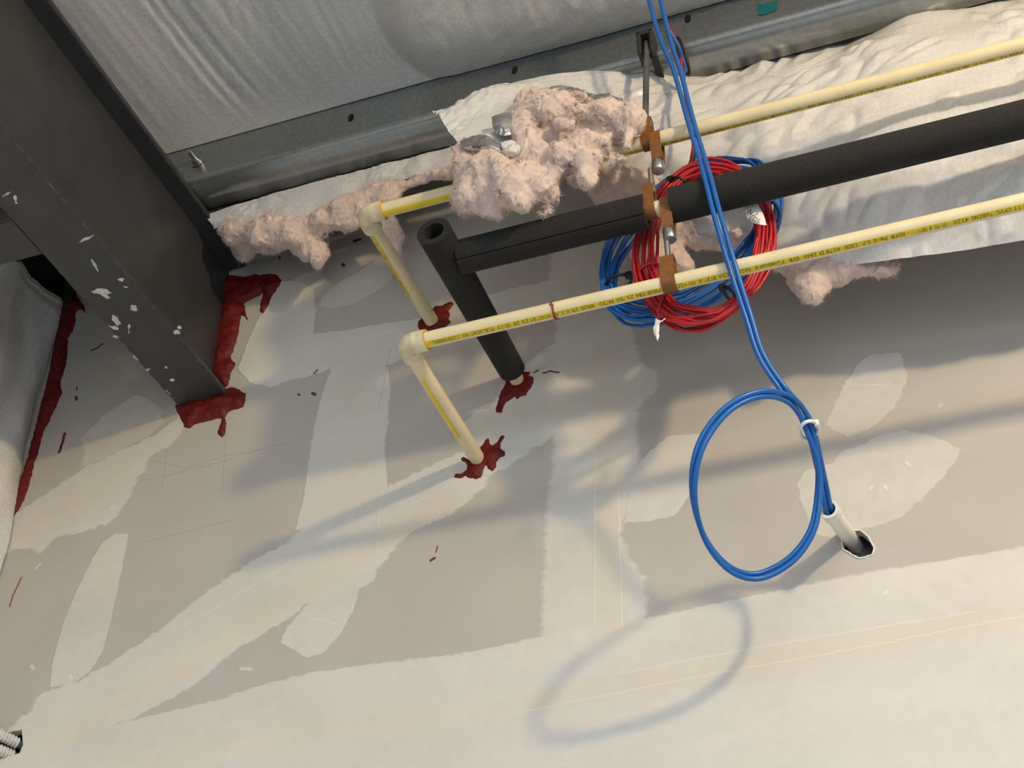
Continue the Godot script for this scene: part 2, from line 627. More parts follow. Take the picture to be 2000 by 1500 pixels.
func wall_textures() -> Array:
	for b in ["cov", "tape", "lines", "dabs"]:
		var a := PackedByteArray()
		a.resize(TW * TH)
		set(b, a)
	var jag := FastNoiseLite.new()
	jag.frequency = 0.06
	jag.fractal_octaves = 3
	jag.seed = 5
	# joint compound, traced on the board: [outline, opacity, edge softness, raggedness]
	for m in [
		[[-1.4016, 2.6018, -1.3892, 2.6064, -1.3815, 2.6326, -1.3089, 2.6473, -1.2517, 2.6711, -1.1717, 2.7165, -1.1405, 2.741, -1.0842, 2.774, -1.0354, 2.7998, -0.9857, 2.8165, -0.9621, 2.8386, -0.8695, 2.8459, -0.8237, 2.8814, -0.7612, 2.9014, -0.7064, 2.9192, -0.6814, 2.8902, -0.6633, 2.8604, -0.6704, 2.8441, -0.6965, 2.8231, -0.7259, 2.8083, -0.7786, 2.7933, -0.8052, 2.7726, -0.8303, 2.7407, -0.8452, 2.7181, -0.9012, 2.7079, -0.9459, 2.703, -0.973, 2.6846, -1.0425, 2.6531, -1.0698, 2.6382, -1.1088, 2.6049, -1.1727, 2.5785, -1.2201, 2.5637, -1.299, 2.5514, -1.3656, 2.4984, -1.4561, 2.5115, -1.4621, 2.5363], 245, 4.5, 6.0],
		[[-0.9809, 2.6478, -0.9717, 2.671, -0.9418, 2.703, -0.8965, 2.754, -0.8342, 2.7372, -0.8373, 2.7208, -0.861, 2.7128, -0.8656, 2.6843, -0.8846, 2.6467, -0.9104, 2.6181, -0.9365, 2.6147, -0.9556, 2.6294], 225, 1.5, 3.0],
		[[-1.4561, 2.5115, -1.342, 2.5501, -1.2201, 2.5637, -1.1478, 2.5688, -1.0756, 2.5729, -1.0117, 2.5845, -0.932, 2.5908, -0.8531, 2.589, -0.6999, 2.5808, -0.5848, 2.5848, -0.5169, 2.5869, -0.439, 2.5855, -0.3418, 2.5899, -0.2167, 2.595, -0.141, 2.5966, -0.0137, 2.5946, 0.0731, 2.5952, 0.0342, 2.247, -0.6267, 2.2092, -1.4205, 2.2986], 235, 7.0, 4.0],
		[[-0.9335, 3.1374, -0.9414, 3.1216, -0.9535, 3.0678, -0.9593, 3.0089, -0.9624, 2.9414, -0.9662, 2.8855, -0.9738, 2.8356, -0.8689, 2.8367, -0.8235, 2.8768, -0.8304, 2.9297, -0.8339, 2.964, -0.8296, 2.9969, -0.8311, 3.0269, -0.8279, 3.0662, -0.8313, 3.0824, -0.8379, 3.1255, -0.8892, 3.1552], 240, 1.5, 2.5],
		[[-0.9772, 3.2204, -0.9234, 3.2131, -0.8623, 3.2091, -0.7947, 3.2008, -0.7561, 3.1985, -0.729, 3.1801, -0.755, 3.1607, -0.7768, 3.1509, -0.7981, 3.1305, -0.8312, 3.1164, -0.8871, 3.123, -0.9425, 3.1356, -0.9788, 3.1304, -0.9841, 3.1917], 236, 1.5, 3.0],
		[[-1.0495, 3.3584, -1.0306, 3.3563, -1.0071, 3.3446, -0.984, 3.3239, -0.9756, 3.2689, -0.9764, 3.2114, -0.9384, 3.1419, -0.9788, 3.1304, -1.0095, 3.1332, -1.0434, 3.1272, -1.0859, 3.1467, -1.1129, 3.1829, -1.1047, 3.2191, -1.0939, 3.2608, -1.082, 3.2937, -1.0645, 3.3325], 252, 1.2, 3.0],
		[[-0.9688, 3.2794, -0.9675, 3.2984, -0.9527, 3.3169, -0.9192, 3.3289, -0.8675, 3.3527, -0.8437, 3.3477, -0.8356, 3.3164, -0.8385, 3.3001, -0.8637, 3.2838, -0.9019, 3.2668, -0.947, 3.2675], 170, 1.5, 2.0],
		[[-1.0276, 3.3554, -0.9992, 3.3657, -0.9715, 3.3597, -0.958, 3.3358, -0.9781, 3.3221, -1.0064, 3.3375], 150, 3.0, 3.0],
		[[-1.5393, 2.9322, -1.5243, 2.9527, -1.5057, 2.9797, -1.4541, 3.0067, -1.3812, 3.0464, -1.321, 3.0654, -1.2556, 3.0809, -1.2138, 3.1104, -1.1968, 3.0852, -1.2058, 3.0688, -1.2221, 3.05, -1.2541, 3.0413, -1.2677, 3.0069, -1.2854, 2.9602, -1.3098, 2.9216, -1.371, 2.9143, -1.4084, 2.9145, -1.4334, 2.8917, -1.4821, 2.9105, -1.5047, 2.9025, -1.5306, 2.8962], 240, 5.0, 7.0],
		[[-1.3894, 3.0483, -1.3879, 3.0813, -1.4014, 3.1099, -1.3672, 3.1465, -1.3364, 3.1648, -1.3061, 3.18, -1.2761, 3.1603, -1.2491, 3.132, -1.2398, 3.1032, -1.2657, 3.0833, -1.3487, 3.0564], 165, 3.0, 3.0],
		[[-1.3598, 3.2747, -1.3322, 3.2752, -1.3007, 3.2384, -1.2991, 3.2101, -1.3324, 3.2166], 90, 3.0, 2.0],
		[[-1.2721, 2.8934, -1.2991, 2.8981, -1.3178, 2.8878, -1.3314, 2.8603, -1.3493, 2.8083, -1.362, 2.7564, -1.3669, 2.7131, -1.3688, 2.6788, -1.363, 2.6421, -1.3255, 2.6417, -1.2974, 2.6562, -1.2814, 2.6892, -1.2773, 2.7406, -1.2734, 2.8208], 215, 1.2, 2.0],
		[[-0.7057, 2.9702, -0.6826, 2.9876, -0.6577, 2.993, -0.6478, 3.008, -0.637, 3.0317, -0.6245, 3.0383, -0.6061, 3.0533, -0.5851, 3.0727, -0.5558, 3.0849, -0.5485, 3.1135, -0.5729, 3.162, -0.6631, 3.1667, -0.6696, 3.2179, -0.5618, 3.2164, -0.5571, 3.2831, -0.5436, 3.3401, -0.4367, 3.2944, -0.4368, 3.1228, -0.4237, 3.0192, -0.3974, 2.9853, -0.3958, 2.9621, -0.4091, 2.9468, -0.4284, 2.9331, -0.4351, 2.8943, -0.4346, 2.8334, -0.4461, 2.7874, -0.4625, 2.7402, -0.4679, 2.7214, -0.4542, 2.6729, -0.4355, 2.6469, -0.4393, 2.5802, -0.5173, 2.5755, -0.5848, 2.584, -0.5821, 2.6663, -0.576, 2.7646, -0.5689, 2.8185, -0.5618, 2.8667, -0.5593, 2.9118, -0.577, 2.9013, -0.609, 2.8869, -0.6369, 2.8707, -0.665, 2.8635, -0.6855, 2.8957, -0.7024, 2.9276], 220, 5.0, 7.0],
		[[-0.4403, 2.8251, -0.4178, 2.8506, -0.3894, 2.8705, -0.3436, 2.8629, -0.3474, 2.8339, -0.3556, 2.784, -0.3643, 2.7656, -0.3897, 2.7345, -0.4247, 2.7337, -0.4626, 2.7386], 225, 1.5, 3.0],
		[[-0.0926, 2.9383, -0.052, 2.9301, -0.0498, 2.8855, -0.0725, 2.8422, -0.1082, 2.815, -0.1433, 2.8073, -0.1693, 2.8334, -0.1563, 2.8572, -0.1331, 2.8983, -0.1121, 2.9271], 170, 1.5, 3.5],
		[[-0.0955, 2.8034, -0.0646, 2.8001, -0.0298, 2.7815, -0.002, 2.7542, -0.0097, 2.7365, -0.0439, 2.705, -0.0912, 2.6681, -0.1199, 2.661, -0.1684, 2.6604, -0.1857, 2.6563, -0.2015, 2.6643, -0.2138, 2.7027, -0.2188, 2.7487, -0.2041, 2.7669, -0.1676, 2.7701, -0.1551, 2.7864, -0.1198, 2.7923], 175, 1.5, 3.5],
		[[-0.0181, 2.8311, -0.0111, 2.8327, -0.0101, 2.8265, -0.0172, 2.8248], 160, 1.0, 1.0]]:
		fill_poly("cov", m[0], m[1], m[2], m[3], jag)
	# paper tape showing warm through the compound
	for m in [
		[[-0.9225, 3.1114, -0.8659, 3.0987, -0.8654, 2.9861, -0.8632, 2.8536, -0.9123, 2.8552, -0.918, 2.989], 120, 30.0],
		[[-0.4911, 3.0974, -0.454, 3.087, -0.4661, 2.7578, -0.4681, 2.5666, -0.5104, 2.5667, -0.5047, 2.7662], 150, 12.0],
		[[-1.3772, 2.5515, -1.2655, 2.6026, -1.1056, 2.6745, -0.9463, 2.7553, -0.7853, 2.8186, -0.7012, 2.8628, -0.6953, 2.8479, -0.776, 2.7901, -0.9265, 2.7171, -1.0839, 2.6374, -1.2418, 2.5664, -1.353, 2.52], 150, 34.0],
		[[-1.5025, 2.9442, -1.3785, 3.007, -1.2257, 3.0736, -1.2183, 3.0563, -1.3432, 2.974, -1.4768, 2.9172], 130, 26.0],
		[[-0.6259, 2.5083, -0.3481, 2.5154, -0.1522, 2.5189, 0.0523, 2.5236, 0.0512, 2.4889, -0.1575, 2.4817, -0.3511, 2.4801, -0.6189, 2.4706], 140, 28.0],
		[[-1.249, 2.5122, -0.9262, 2.5237, -0.6259, 2.5083, -0.6189, 2.4706, -0.9073, 2.483, -1.2247, 2.4702], 110, 34.0],
		[[-0.5256, 3.0417, -0.4929, 3.0477, -0.4697, 3.0219, -0.4905, 3.0031, -0.5182, 3.0152], 170, 14.0]]:
		fill_poly("tape", m[0], m[1], m[2], 6.0, jag)
	# tool lines and ridges in the compound
	for m in [[-0.6189, 2.48, -0.3502, 2.4906, -0.1558, 2.494, 0.0481, 2.5026], [-0.4846, 2.5122, -0.308, 2.517, -0.0276, 2.5176], [-0.8339, 2.8068, -0.8356, 2.852, -0.8358, 2.8116], [-0.831, 2.8285, -0.7862, 2.8412, -0.7296, 2.8601], [-0.4978, 2.8696, -0.5055, 2.6833, -0.5098, 2.5856], [-0.4671, 2.8007, -0.4692, 2.6922, -0.4724, 2.5787], [-1.1684, 2.6944, -1.0469, 2.7491, -0.9498, 2.7956], [-0.1385, 2.8953, -0.0723, 2.8798], [-0.9486, 2.6875, -0.8896, 2.6599]]:
		draw_line("dabs", m, 150, 1.4, jag)
	for m in [[-0.1066, 2.7192, -0.104, 2.7145], [-0.0719, 2.7494, -0.0689, 2.743], [-0.1234, 2.7189, -0.1203, 2.7222], [-0.7369, 3.1452, -0.7333, 3.14], [-0.128, 2.5621, -0.1251, 2.5645], [-1.3324, 2.6538, -1.3271, 2.6495], [-1.04, 2.6175, -1.0229, 2.6121], [-1.3146, 2.9479, -1.3086, 2.9515], [-1.4065, 2.6854, -1.3997, 2.679], [-1.4358, 2.8627, -1.4279, 2.8706]]:
		draw_line("dabs", m, 240, 3.0, jag)
	# pencil marks, hairs and sealant flecks
	for m in [[-1.1192, 3.0785, -1.1111, 2.932], [-1.2248, 3.0425, -1.2226, 2.9668], [-1.2651, 2.9913, -1.204, 2.9922, -1.1301, 2.995, -1.0578, 3.0028, -1.0037, 3.0048], [-1.2472, 3.0274, -1.1862, 2.9981, -1.113, 3.0059, -1.0397, 3.0034], [-1.2497, 2.8698, -1.1773, 2.8733, -1.0777, 2.8791], [-0.8329, 3.1505, -0.8393, 3.0999, -0.8434, 3.0601, -0.8479, 3.0311], [-0.9387, 3.1451, -0.9425, 3.1356], [-0.8658, 3.3049, -0.8605, 3.2942]]:
		draw_line("lines", m, 62, 0.6, jag)
	for m in [[-1.4193, 3.3163, -1.406, 3.301, -1.3958, 3.3134], [-1.4269, 3.2043, -1.4249, 3.1993], [-1.4403, 3.0937, -1.4374, 3.1143, -1.4388, 3.1361], [-1.43, 3.194, -1.4283, 3.2013], [-1.0052, 3.1363, -1.0082, 3.1286], [-0.9665, 3.0938, -0.9624, 3.0886], [-0.7502, 2.7372, -0.7439, 2.7402], [-1.4704, 2.8041, -1.4595, 2.8485], [-0.9132, 3.4106, -0.8998, 3.4136], [-0.9329, 3.3598, -0.9288, 3.3562], [-0.575, 3.0302, -0.5504, 3.0267], [-0.7348, 2.7554, -0.7335, 2.7637], [-1.2118, 3.1226, -1.1944, 3.0951], [-1.1221, 3.0793, -1.1227, 3.0608]]:
		draw_line("dabs", m, 10, 0.6, jag)
	var red := PackedByteArray()
	red.resize(TW * TH)
	lines_red = red
	for m in [[[-1.417, 3.304, -1.4072, 3.3072, -1.3958, 3.3134], 2.2], [[-1.429, 3.2048, -1.4255, 3.1973], 3.0], [[-1.4388, 3.0913, -1.437, 3.1121, -1.4364, 3.129], 3.2], [[-1.4326, 3.2281, -1.4288, 3.2193], 1.2], [[-0.9665, 3.0938, -0.9625, 3.0897], 3.0], [[-0.9925, 3.0984, -0.9904, 3.0958], 2.0], [[-0.7502, 2.7372, -0.7439, 2.7402], 2.2], [[-0.7426, 2.7485, -0.7389, 2.7597], 1.0], [[-1.4713, 2.7997, -1.4679, 2.8268, -1.4599, 2.8505], 1.2], [[-0.9132, 3.4106, -0.9016, 3.4118], 3.5], [[-0.933, 3.3622, -0.9288, 3.3574], 3.0], [[-0.5897, 3.0371, -0.5831, 3.0383], 1.5], [[-0.5749, 3.0322, -0.5626, 3.0319, -0.5488, 3.0253], 1.4], [[-0.968, 3.1339, -0.9612, 3.1405], 1.5], [[-1.2118, 3.1226, -1.2019, 3.1074], 2.6], [[-1.0582, 3.4172, -1.0548, 3.4125], 2.0], [[-1.0289, 3.4226, -1.0256, 3.4192], 2.0]]:
		draw_line("lines_red", m[0], 230, m[1], jag)
	var na := noise_bytes(0.35, 3, 41)
	var nb := noise_bytes(0.004, 4, 42)
	var nc := noise_bytes(0.006, 4, 43, 5.0, 1.0)
	var nd := noise_bytes(0.03, 4, 44)
	var rgb := PackedByteArray()
	rgb.resize(TW * TH * 3)
	var hgt := PackedByteArray()
	hgt.resize(TW * TH)
	for i in TW * TH:
		var c := cov[i] / 255.0
		var fine := (na[i] - 128) / 128.0
		var coarse := (nb[i] - 128) / 128.0
		var streak := (nc[i] - 128) / 128.0
		var patch := (nd[i] - 128) / 128.0
		c = clampf(c + (0.16 * streak + 0.10 * patch) * c * (1.0 - c) * 3.0, 0.0, 1.0)
		var b := 1.0 + 0.018 * fine + 0.02 * coarse
		var r := 191.0 * b
		var g := 185.5 * b
		var l := 175.5 * b
		if c > 0.0:
			var t := tape[i] / 255.0 * c * (0.8 + 0.5 * patch)
			var w := 1.0 + 0.010 * fine + 0.012 * streak + 0.016 * coarse + 0.010 * patch
			r += (((219.0 + 5.0 * t) * w) - r) * c
			g += (((215.0 - 4.0 * t) * w) - g) * c
			l += (((204.0 - 20.0 * t) * w) - l) * c
		var k := dabs[i] / 255.0
		if k > 0.1:
			r += (238.0 - r) * k * 0.6
			g += (234.0 - g) * k * 0.6
			l += (222.0 - l) * k * 0.6
		k = lines[i] / 255.0
		if k > 0.0:
			r *= 1.0 - 0.6 * k
			g *= 1.0 - 0.6 * k
			l *= 1.0 - 0.58 * k
		k = lines_red[i] / 255.0
		if k > 0.0:
			r += (100.0 - r) * k
			g += (32.0 - g) * k
			l += (26.0 - l) * k
		rgb[i * 3] = int(clampf(r, 0, 255))
		rgb[i * 3 + 1] = int(clampf(g, 0, 255))
		rgb[i * 3 + 2] = int(clampf(l, 0, 255))
		hgt[i] = int(clampf(70.0 + c * 90.0 + streak * 9.0 * c + fine * 3.0 + patch * 8.0 + dabs[i] * 0.2, 0, 255))
	var a := Image.create_from_data(TW, TH, false, Image.FORMAT_RGB8, rgb)
	var h := Image.create_from_data(TW, TH, false, Image.FORMAT_L8, hgt)
	return [ImageTexture.create_from_image(a), ImageTexture.create_from_image(h)]


var lines_red := PackedByteArray()


# a flat board in the wall plane with holes cut through it
func board(outer: PackedVector2Array, holes: Array, thick: float, uvf: Callable, z := 0.0) -> ArrayMesh:
	var poly := outer.duplicate()
	if Geometry2D.is_polygon_clockwise(poly): poly.reverse()
	for hh in holes:
		var hole: PackedVector2Array = hh.duplicate()
		if not Geometry2D.is_polygon_clockwise(hole): hole.reverse()
		var best := [1e9, 0, 0]
		for i in poly.size():
			for j in hole.size():
				var d := poly[i].distance_squared_to(hole[j])
				if d < best[0]: best = [d, i, j]
		var joined := PackedVector2Array()
		for i in range(0, best[1] + 1): joined.append(poly[i])
		for j in hole.size() + 1: joined.append(hole[(best[2] + j) % hole.size()])
		for i in range(best[1], poly.size()): joined.append(poly[i])
		poly = joined
	var st := SurfaceTool.new()
	st.begin(Mesh.PRIMITIVE_TRIANGLES)
	st.set_smooth_group(-1)
	var ids := Geometry2D.triangulate_polygon(poly)
	for k in range(0, ids.size(), 3):
		var t := [poly[ids[k]], poly[ids[k + 1]], poly[ids[k + 2]]]
		if (t[1] - t[0]).cross(t[2] - t[0]) > 0.0: t.reverse()
		for p in t:
			st.set_uv(uvf.call(p))
			st.add_vertex(Vector3(p.x, p.y, z))
		t.reverse()
		for p in t:
			st.set_uv(uvf.call(p))
			st.add_vertex(Vector3(p.x, p.y, z - thick))
	for ring in [outer] + holes:
		for i in ring.size():
			var p: Vector2 = ring[i]
			var q: Vector2 = ring[(i + 1) % ring.size()]
			var v := [Vector3(p.x, p.y, z), Vector3(q.x, q.y, z), Vector3(q.x, q.y, z - thick), Vector3(p.x, p.y, z - thick)]
			for k in [0, 1, 2, 0, 2, 3]:
				st.set_uv(uvf.call(Vector2(v[k].x, v[k].y)))
				st.add_vertex(v[k])
	st.generate_normals()
	return st.commit()


func ragged(poly: PackedVector2Array, step: float, amp: float, sd: int) -> PackedVector2Array:
	var nz := FastNoiseLite.new()
	nz.seed = sd
	nz.frequency = 120.0
	var out := PackedVector2Array()
	for i in poly.size():
		var a := poly[i]
		var b := poly[(i + 1) % poly.size()]
		var n := maxi(1, int(a.distance_to(b) / step))
		for k in n:
			var p := a.lerp(b, float(k) / n)
			out.append(p + Vector2(nz.get_noise_2d(p.x, p.y), nz.get_noise_2d(p.y + 5.0, p.x)) * amp)
	return out


func build_wall_back() -> void:
	var tx := wall_textures()
	var m := mat("drywall", Color(1, 1, 1), 0.72)
	m.albedo_texture = tx[0]
	m.heightmap_enabled = true
	m.heightmap_texture = tx[1]
	m.heightmap_scale = 0.22
	m.metallic_specular = 0.35
	m.texture_repeat = false
	var uvf := func(p: Vector2) -> Vector2: return Vector2((p.x - TX0) / (TX1 - TX0), (TY1 - p.y) / (TY1 - TY0))
	var notch := pairs([-1.4951, 3.4251, -1.5092, 3.5005])
	var outer := PackedVector2Array([Vector2(TX0, TY0), Vector2(TX1, TY0), Vector2(TX1, TY1), Vector2(notch[1].x, TY1), notch[0], Vector2(TX0, notch[0].y)])
	var hole := ragged(pairs([-0.1562, 2.6617, -0.1445, 2.66, -0.1357, 2.6473, -0.1317, 2.6295, -0.135, 2.6203, -0.1504, 2.6181, -0.1612, 2.6256, -0.1703, 2.636, -0.1713, 2.6439, -0.1658, 2.6552]), 0.004, 0.0016, 3)
	var hole2 := ragged(pairs([-1.4525, 2.5333, -1.4269, 2.5374, -1.3943, 2.5413, -1.3909, 2.5536, -1.3983, 2.5791, -1.4143, 2.5792, -1.4355, 2.5743, -1.4572, 2.5711, -1.4709, 2.5537]), 0.006, 0.0012, 4)
	var w := Node3D.new()
	w.name = "wall_back"
	w.set_meta("kind", "structure")
	add_child(w)
	part(board(outer, [hole, hole2], 0.016, uvf), "drywall_board", m, w)
	# the board goes on to the right, below and above
	var mir := func(p: Vector2) -> Vector2:
		var u := (p.x - TX0) / (TX1 - TX0)
		var v := (TY1 - p.y) / (TY1 - TY0)
		return Vector2(pingpong(u, 1.0), pingpong(v, 1.0))
	for b in [[TX1, TX1 + 1.76, TY0, TY1], [TX0, TX1, TY0 - 1.25, TY0], [TX1, TX1 + 1.76, TY0 - 1.25, TY0]]:
		part(board(PackedVector2Array([Vector2(b[0], b[2]), Vector2(b[1], b[2]), Vector2(b[1], b[3]), Vector2(b[0], b[3])]), [], 0.016, mir), "drywall_board", m, w)
	part(box(Vector3(TX1 + 1.76, 0, -0.016), Vector3(5.2, 3.74, 0)), "drywall_board", mats.plain_wall, w)
	part(box(Vector3(-1.62, 0, -0.016), Vector3(TX1 + 1.76, TY0 - 1.25, 0)), "drywall_board", mats.plain_wall, w)
	part(box(Vector3(-1.36, TY1, -0.016), Vector3(TX1 + 1.76, 3.74, 0)), "drywall_board", mats.plain_wall, w)
	part(box(Vector3(-2.2, 0, -0.16), Vector3(5.4, 3.74, -0.13)), "cavity_back", mats.cavity_grey, w)
	# torn paper rim of the round hole
	var rim := PackedVector3Array()
	for p in hole: rim.append(Vector3(p.x, p.y, 0.0006))
	rim.append(rim[0])
	part(tube(rim, 0.0012, 6), "torn_paper_rim", mats.white_tape, w)
	part(box(Vector3(-0.2, 2.55, -0.075), Vector3(-0.128, 2.72, -0.04), 0.002), "metal_stud", mats.galvanized, w)


# ------------------------------------------------------------------ left side wall blanket, girt
func build_left_side() -> void:
	var nz := FastNoiseLite.new()
	nz.seed = 77
	nz.frequency = 3.0
	var nu := 90
	var nv := 120
	var pts := PackedVector3Array()
	for v in nv:
		for u in nu:
			var y := lerpf(2.2, 3.437, float(v) / (nv - 1))
			var zt := float(u) / (nu - 1)
			var z0 := 0.003
			var z := z0 + zt * 1.2
			var x := -1.507 + 0.004 * sin(z * 60.0 + 3.0 * nz.get_noise_2d(y, z * 2.0)) * smoothstep(0.0, 0.1, zt) + 0.022 * nz.get_noise_2d(z * 2.0, y * 0.6)
			x += 0.035 * sin(PI * clampf(zt * 2.0, 0.0, 1.0)) * smoothstep(3.437, 3.1, y)
			pts.append(Vector3(x, y, z))
	solo(grid_mesh(pts, nu, nv), "wall_insulation_blanket", mats.ceiling_vinyl, "white plastic-faced insulation blanket bulging along the left side wall beside red sealant", "insulation")
	# plates added to darken the gap; the girt that runs into the beam
	var col := thing("added_column", "added grey steel column that keeps the gap left of the beam end dark", "column", Vector3(-1.53, 2.2, -0.11))
	part(box(Vector3(-1.56, 2.2, -0.12), Vector3(-1.42, 3.7, -0.105), 0.001), "flange", mats.steel_paint, col)
	part(box(Vector3(-1.615, 3.44, -0.10), Vector3(-1.525, 3.72, 0.60), 0.001), "added_gap_plate", mats.steel_paint, col)
	var g := thing("girt_channel", "grey-green steel girt joining the underside of the dark beam at left edge", "girt", Vector3(-1.4, 3.13, 0.44))
	part(box(Vector3(-1.62, 3.126, 0.405), Vector3(-1.214, 3.131, 0.48), 0.001), "flange", mats.steel_paint, g)
	part(box(Vector3(-1.62, 3.131, 0.475), Vector3(-1.214, 3.30, 0.48), 0.001), "web", mats.steel_paint, g)
	var fin := [Vector3(-1.492, 3.4788, 0.02), Vector3(-1.4651, 3.4422, 0.02), Vector3(-1.4775, 3.4017, 0.02)]
	var c: Vector3 = fin[0]
	part(sleeve(PackedVector2Array([Vector2.ZERO, Vector2(fin[1].x - c.x, fin[1].y - c.y), Vector2(fin[2].x - c.x, fin[2].y - c.y)]), PackedVector2Array(), c, Vector3.RIGHT, Vector3.UP, Vector3(0, 0, 0.004)), "gusset", mats.steel_paint, col)


# ------------------------------------------------------------------ beam
func build_beam() -> void:
	var t := thing("steel_beam", "dark grey steel I-beam with white splashes running out of the wall", "beam", Vector3(-1.167, 3.12, 1.0))
	var x0 := -1.213
	var x1 := -1.1215
	part(box(Vector3(x0, 3.126, 0.0), Vector3(x1, 3.137, 2.4), 0.0025), "bottom_flange", mats.steel_paint, t)
	part(box(Vector3(x0, 3.412, 0.0), Vector3(x1, 3.4235, 2.4), 0.0025), "top_flange", mats.steel_paint, t)
	part(box(Vector3(-1.163, 3.137, 0.0), Vector3(-1.155, 3.412, 2.4), 0.001), "web", mats.steel_paint, t)
	for e in [[x1 - 0.0012, 3.1272, 0.0013], [x1 - 0.0008, 3.4130, 0.0009], [x0 + 0.001, 3.1272, 0.001]]:
		var run := PackedVector3Array()
		var thick := PackedFloat32Array()
		for k in 160:
			run.append(Vector3(e[0], e[1], 0.012 + k * 0.01))
			thick.append(e[2] * rng.randf_range(0.2, 1.15))
		part(tube(run, 0.001, 6, thick), "worn_edge", mats.bare_steel, t)
	# splashes of joint compound on the underside and edge
	var spots := [[Vector3(-1.1753, 3.126, 0.2975), 0.013, 1.2], [Vector3(-1.1816, 3.126, 0.3061), 0.007, 2.0], [Vector3(-1.1339, 3.126, 0.3175), 0.006, 1.2], [Vector3(-1.1491, 3.126, 0.2536), 0.008, 1.5], [Vector3(-1.1917, 3.126, 0.2337), 0.011, 1.8], [Vector3(-1.2048, 3.126, 0.2212), 0.007, 1.0], [Vector3(-1.1823, 3.126, 0.2131), 0.006, 3.0], [Vector3(-1.1544, 3.126, 0.3554), 0.008, 3.5], [Vector3(-1.1312, 3.126, 0.4122), 0.008, 2.5], [Vector3(-1.1176, 3.126, 0.179), 0.006, 1.5], [Vector3(-1.2124, 3.126, 0.1998), 0.004, 1.5], [Vector3(-1.2122, 3.126, 0.146), 0.005, 2.5], [Vector3(-1.178, 3.126, 0.1054), 0.004, 1.2], [Vector3(-1.1857, 3.126, 0.0722), 0.006, 1.2], [Vector3(-1.1366, 3.126, 0.2998), 0.004, 2.0], [Vector3(-1.1815, 3.126, 0.5202), 0.006, 2.5], [Vector3(-1.1907, 3.126, 0.529), 0.005, 3.0], [Vector3(-1.2093, 3.126, 0.0425), 0.005, 3.0], [Vector3(-1.1088, 3.126, 0.1865), 0.003, 1.5], [Vector3(-1.2056, 3.126, 0.1111), 0.004, 3.0]]
	var i := 0
	for s in spots:
		var poly := PackedVector2Array()
		var turn := rng.randf() * TAU
		for k in 14:
			var a := TAU * k / 14.0
			var r: float = s[1] * (0.55 + 0.75 * rng.randf())
			var q := Vector2(cos(a) * r * s[2] * 0.75, sin(a) * r / s[2]).rotated(turn if i % 3 else 1.0)
			poly.append(q)
		part(smear(poly, 0.0012, 0.0014, s[0] + Vector3(0, 0.0002, 0), Vector3.RIGHT, Vector3.BACK, Vector3.DOWN, 100 + i), "compound_splash", mats.mud_white, t)
		i += 1


# ------------------------------------------------------------------ purlin with clamp, bolt, sticker
func build_purlin() -> void:
	var t := thing("roof_purlin", "galvanized steel purlin with slotted holes running along the top of the wall", "purlin", Vector3(-0.2, 3.4265, 0.17))
	var xa := -1.58
	var xb := 1.9
	# bottom flange, rounded bend and inward lip, drawn as a folded strip 2 mm thick
	var path := PackedVector2Array()
	path.append(Vector2(0.138, 3.4262))
	path.append(Vector2(0.2005, 3.4262))
	for k in 13:
		var a := -PI / 2 + k * (PI * 0.80) / 12.0
		path.append(Vector2(0.2005, 3.4342) + Vector2(cos(a), sin(a)) * 0.008)
	path.append(Vector2(0.190, 3.4475))
	var outl := PackedVector2Array()
	for p in path: outl.append(p)
	for k in range(path.size() - 1, -1, -1):
		var d := (path[mini(k + 1, path.size() - 1)] - path[maxi(k - 1, 0)]).normalized()
		outl.append(path[k] + Vector2(-d.y, d.x) * 0.0022)
	part(sleeve(outl, PackedVector2Array(), Vector3(xa, 0, 0), Vector3.BACK, Vector3.UP, Vector3(xb - xa, 0, 0)), "bottom_flange", mats.galvanized, t)
	# web with its row of slots
	var holes := []
	for c in [Vector3(-0.8662, 3.5593, 0.14), Vector3(-0.5685, 3.5649, 0.14), Vector3(-0.272, 3.5726, 0.14)]:
		var h := PackedVector2Array()
		for k in 16:
			var a := TAU * k / 16.0
			h.append(Vector2(c.x + 0.0054 * cos(a), c.y + 0.006 * sin(a) + (0.004 if sin(a) > 0 else -0.004)))
		holes.append(h)
	var uv0 := func(p: Vector2) -> Vector2: return p
	part(board(PackedVector2Array([Vector2(xa, 3.4262), Vector2(xb, 3.4262), Vector2(xb, 3.63), Vector2(xa, 3.63)]), holes, 0.0022, uv0, 0.140), "web", mats.galvanized, t)
	part(box(Vector3(xa, 3.628, 0.06), Vector3(xb, 3.6302, 0.140)), "top_flange", mats.galvanized, t)
	# bolt near the beam
	var c: Vector3 = Vector3(-1.1614, 3.5542, 0.141)
	var bolt := thing("hex_bolt", "small zinc hex bolt and nut on the purlin beside the dark beam", "bolt", c)
	part(tube(PackedVector3Array([c, c + Vector3(0, 0, 0.002)]), 0.012, 20), "washer", mats.zinc, bolt)
	part(tube(PackedVector3Array([c + Vector3(0, 0, 0.002), c + Vector3(0, 0, 0.012)]), 0.0095, 6), "nut", mats.zinc, bolt)
	part(tube(PackedVector3Array([c + Vector3(0, 0, 0.012), c + Vector3(0, 0, 0.028)]), 0.005, 12), "thread", mats.zinc, bolt)
	# torn sticker
	var s: Vector3 = Vector3(-0.1441, 3.5435, 0.1408)
	var tear := ragged(PackedVector2Array([Vector2(-0.017, -0.008), Vector2(-0.004, -0.013), Vector2(0.015, -0.007), Vector2(0.017, 0.016), Vector2(0.002, 0.012), Vector2(-0.014, 0.018)]), 0.004, 0.003, 6)
	solo(sleeve(tear, PackedVector2Array(), s, Vector3.RIGHT, Vector3.UP, Vector3(0, 0, 0.0005)), "teal_sticker", mats.sticker, "small torn teal sticker on the purlin web near top edge", "sticker")


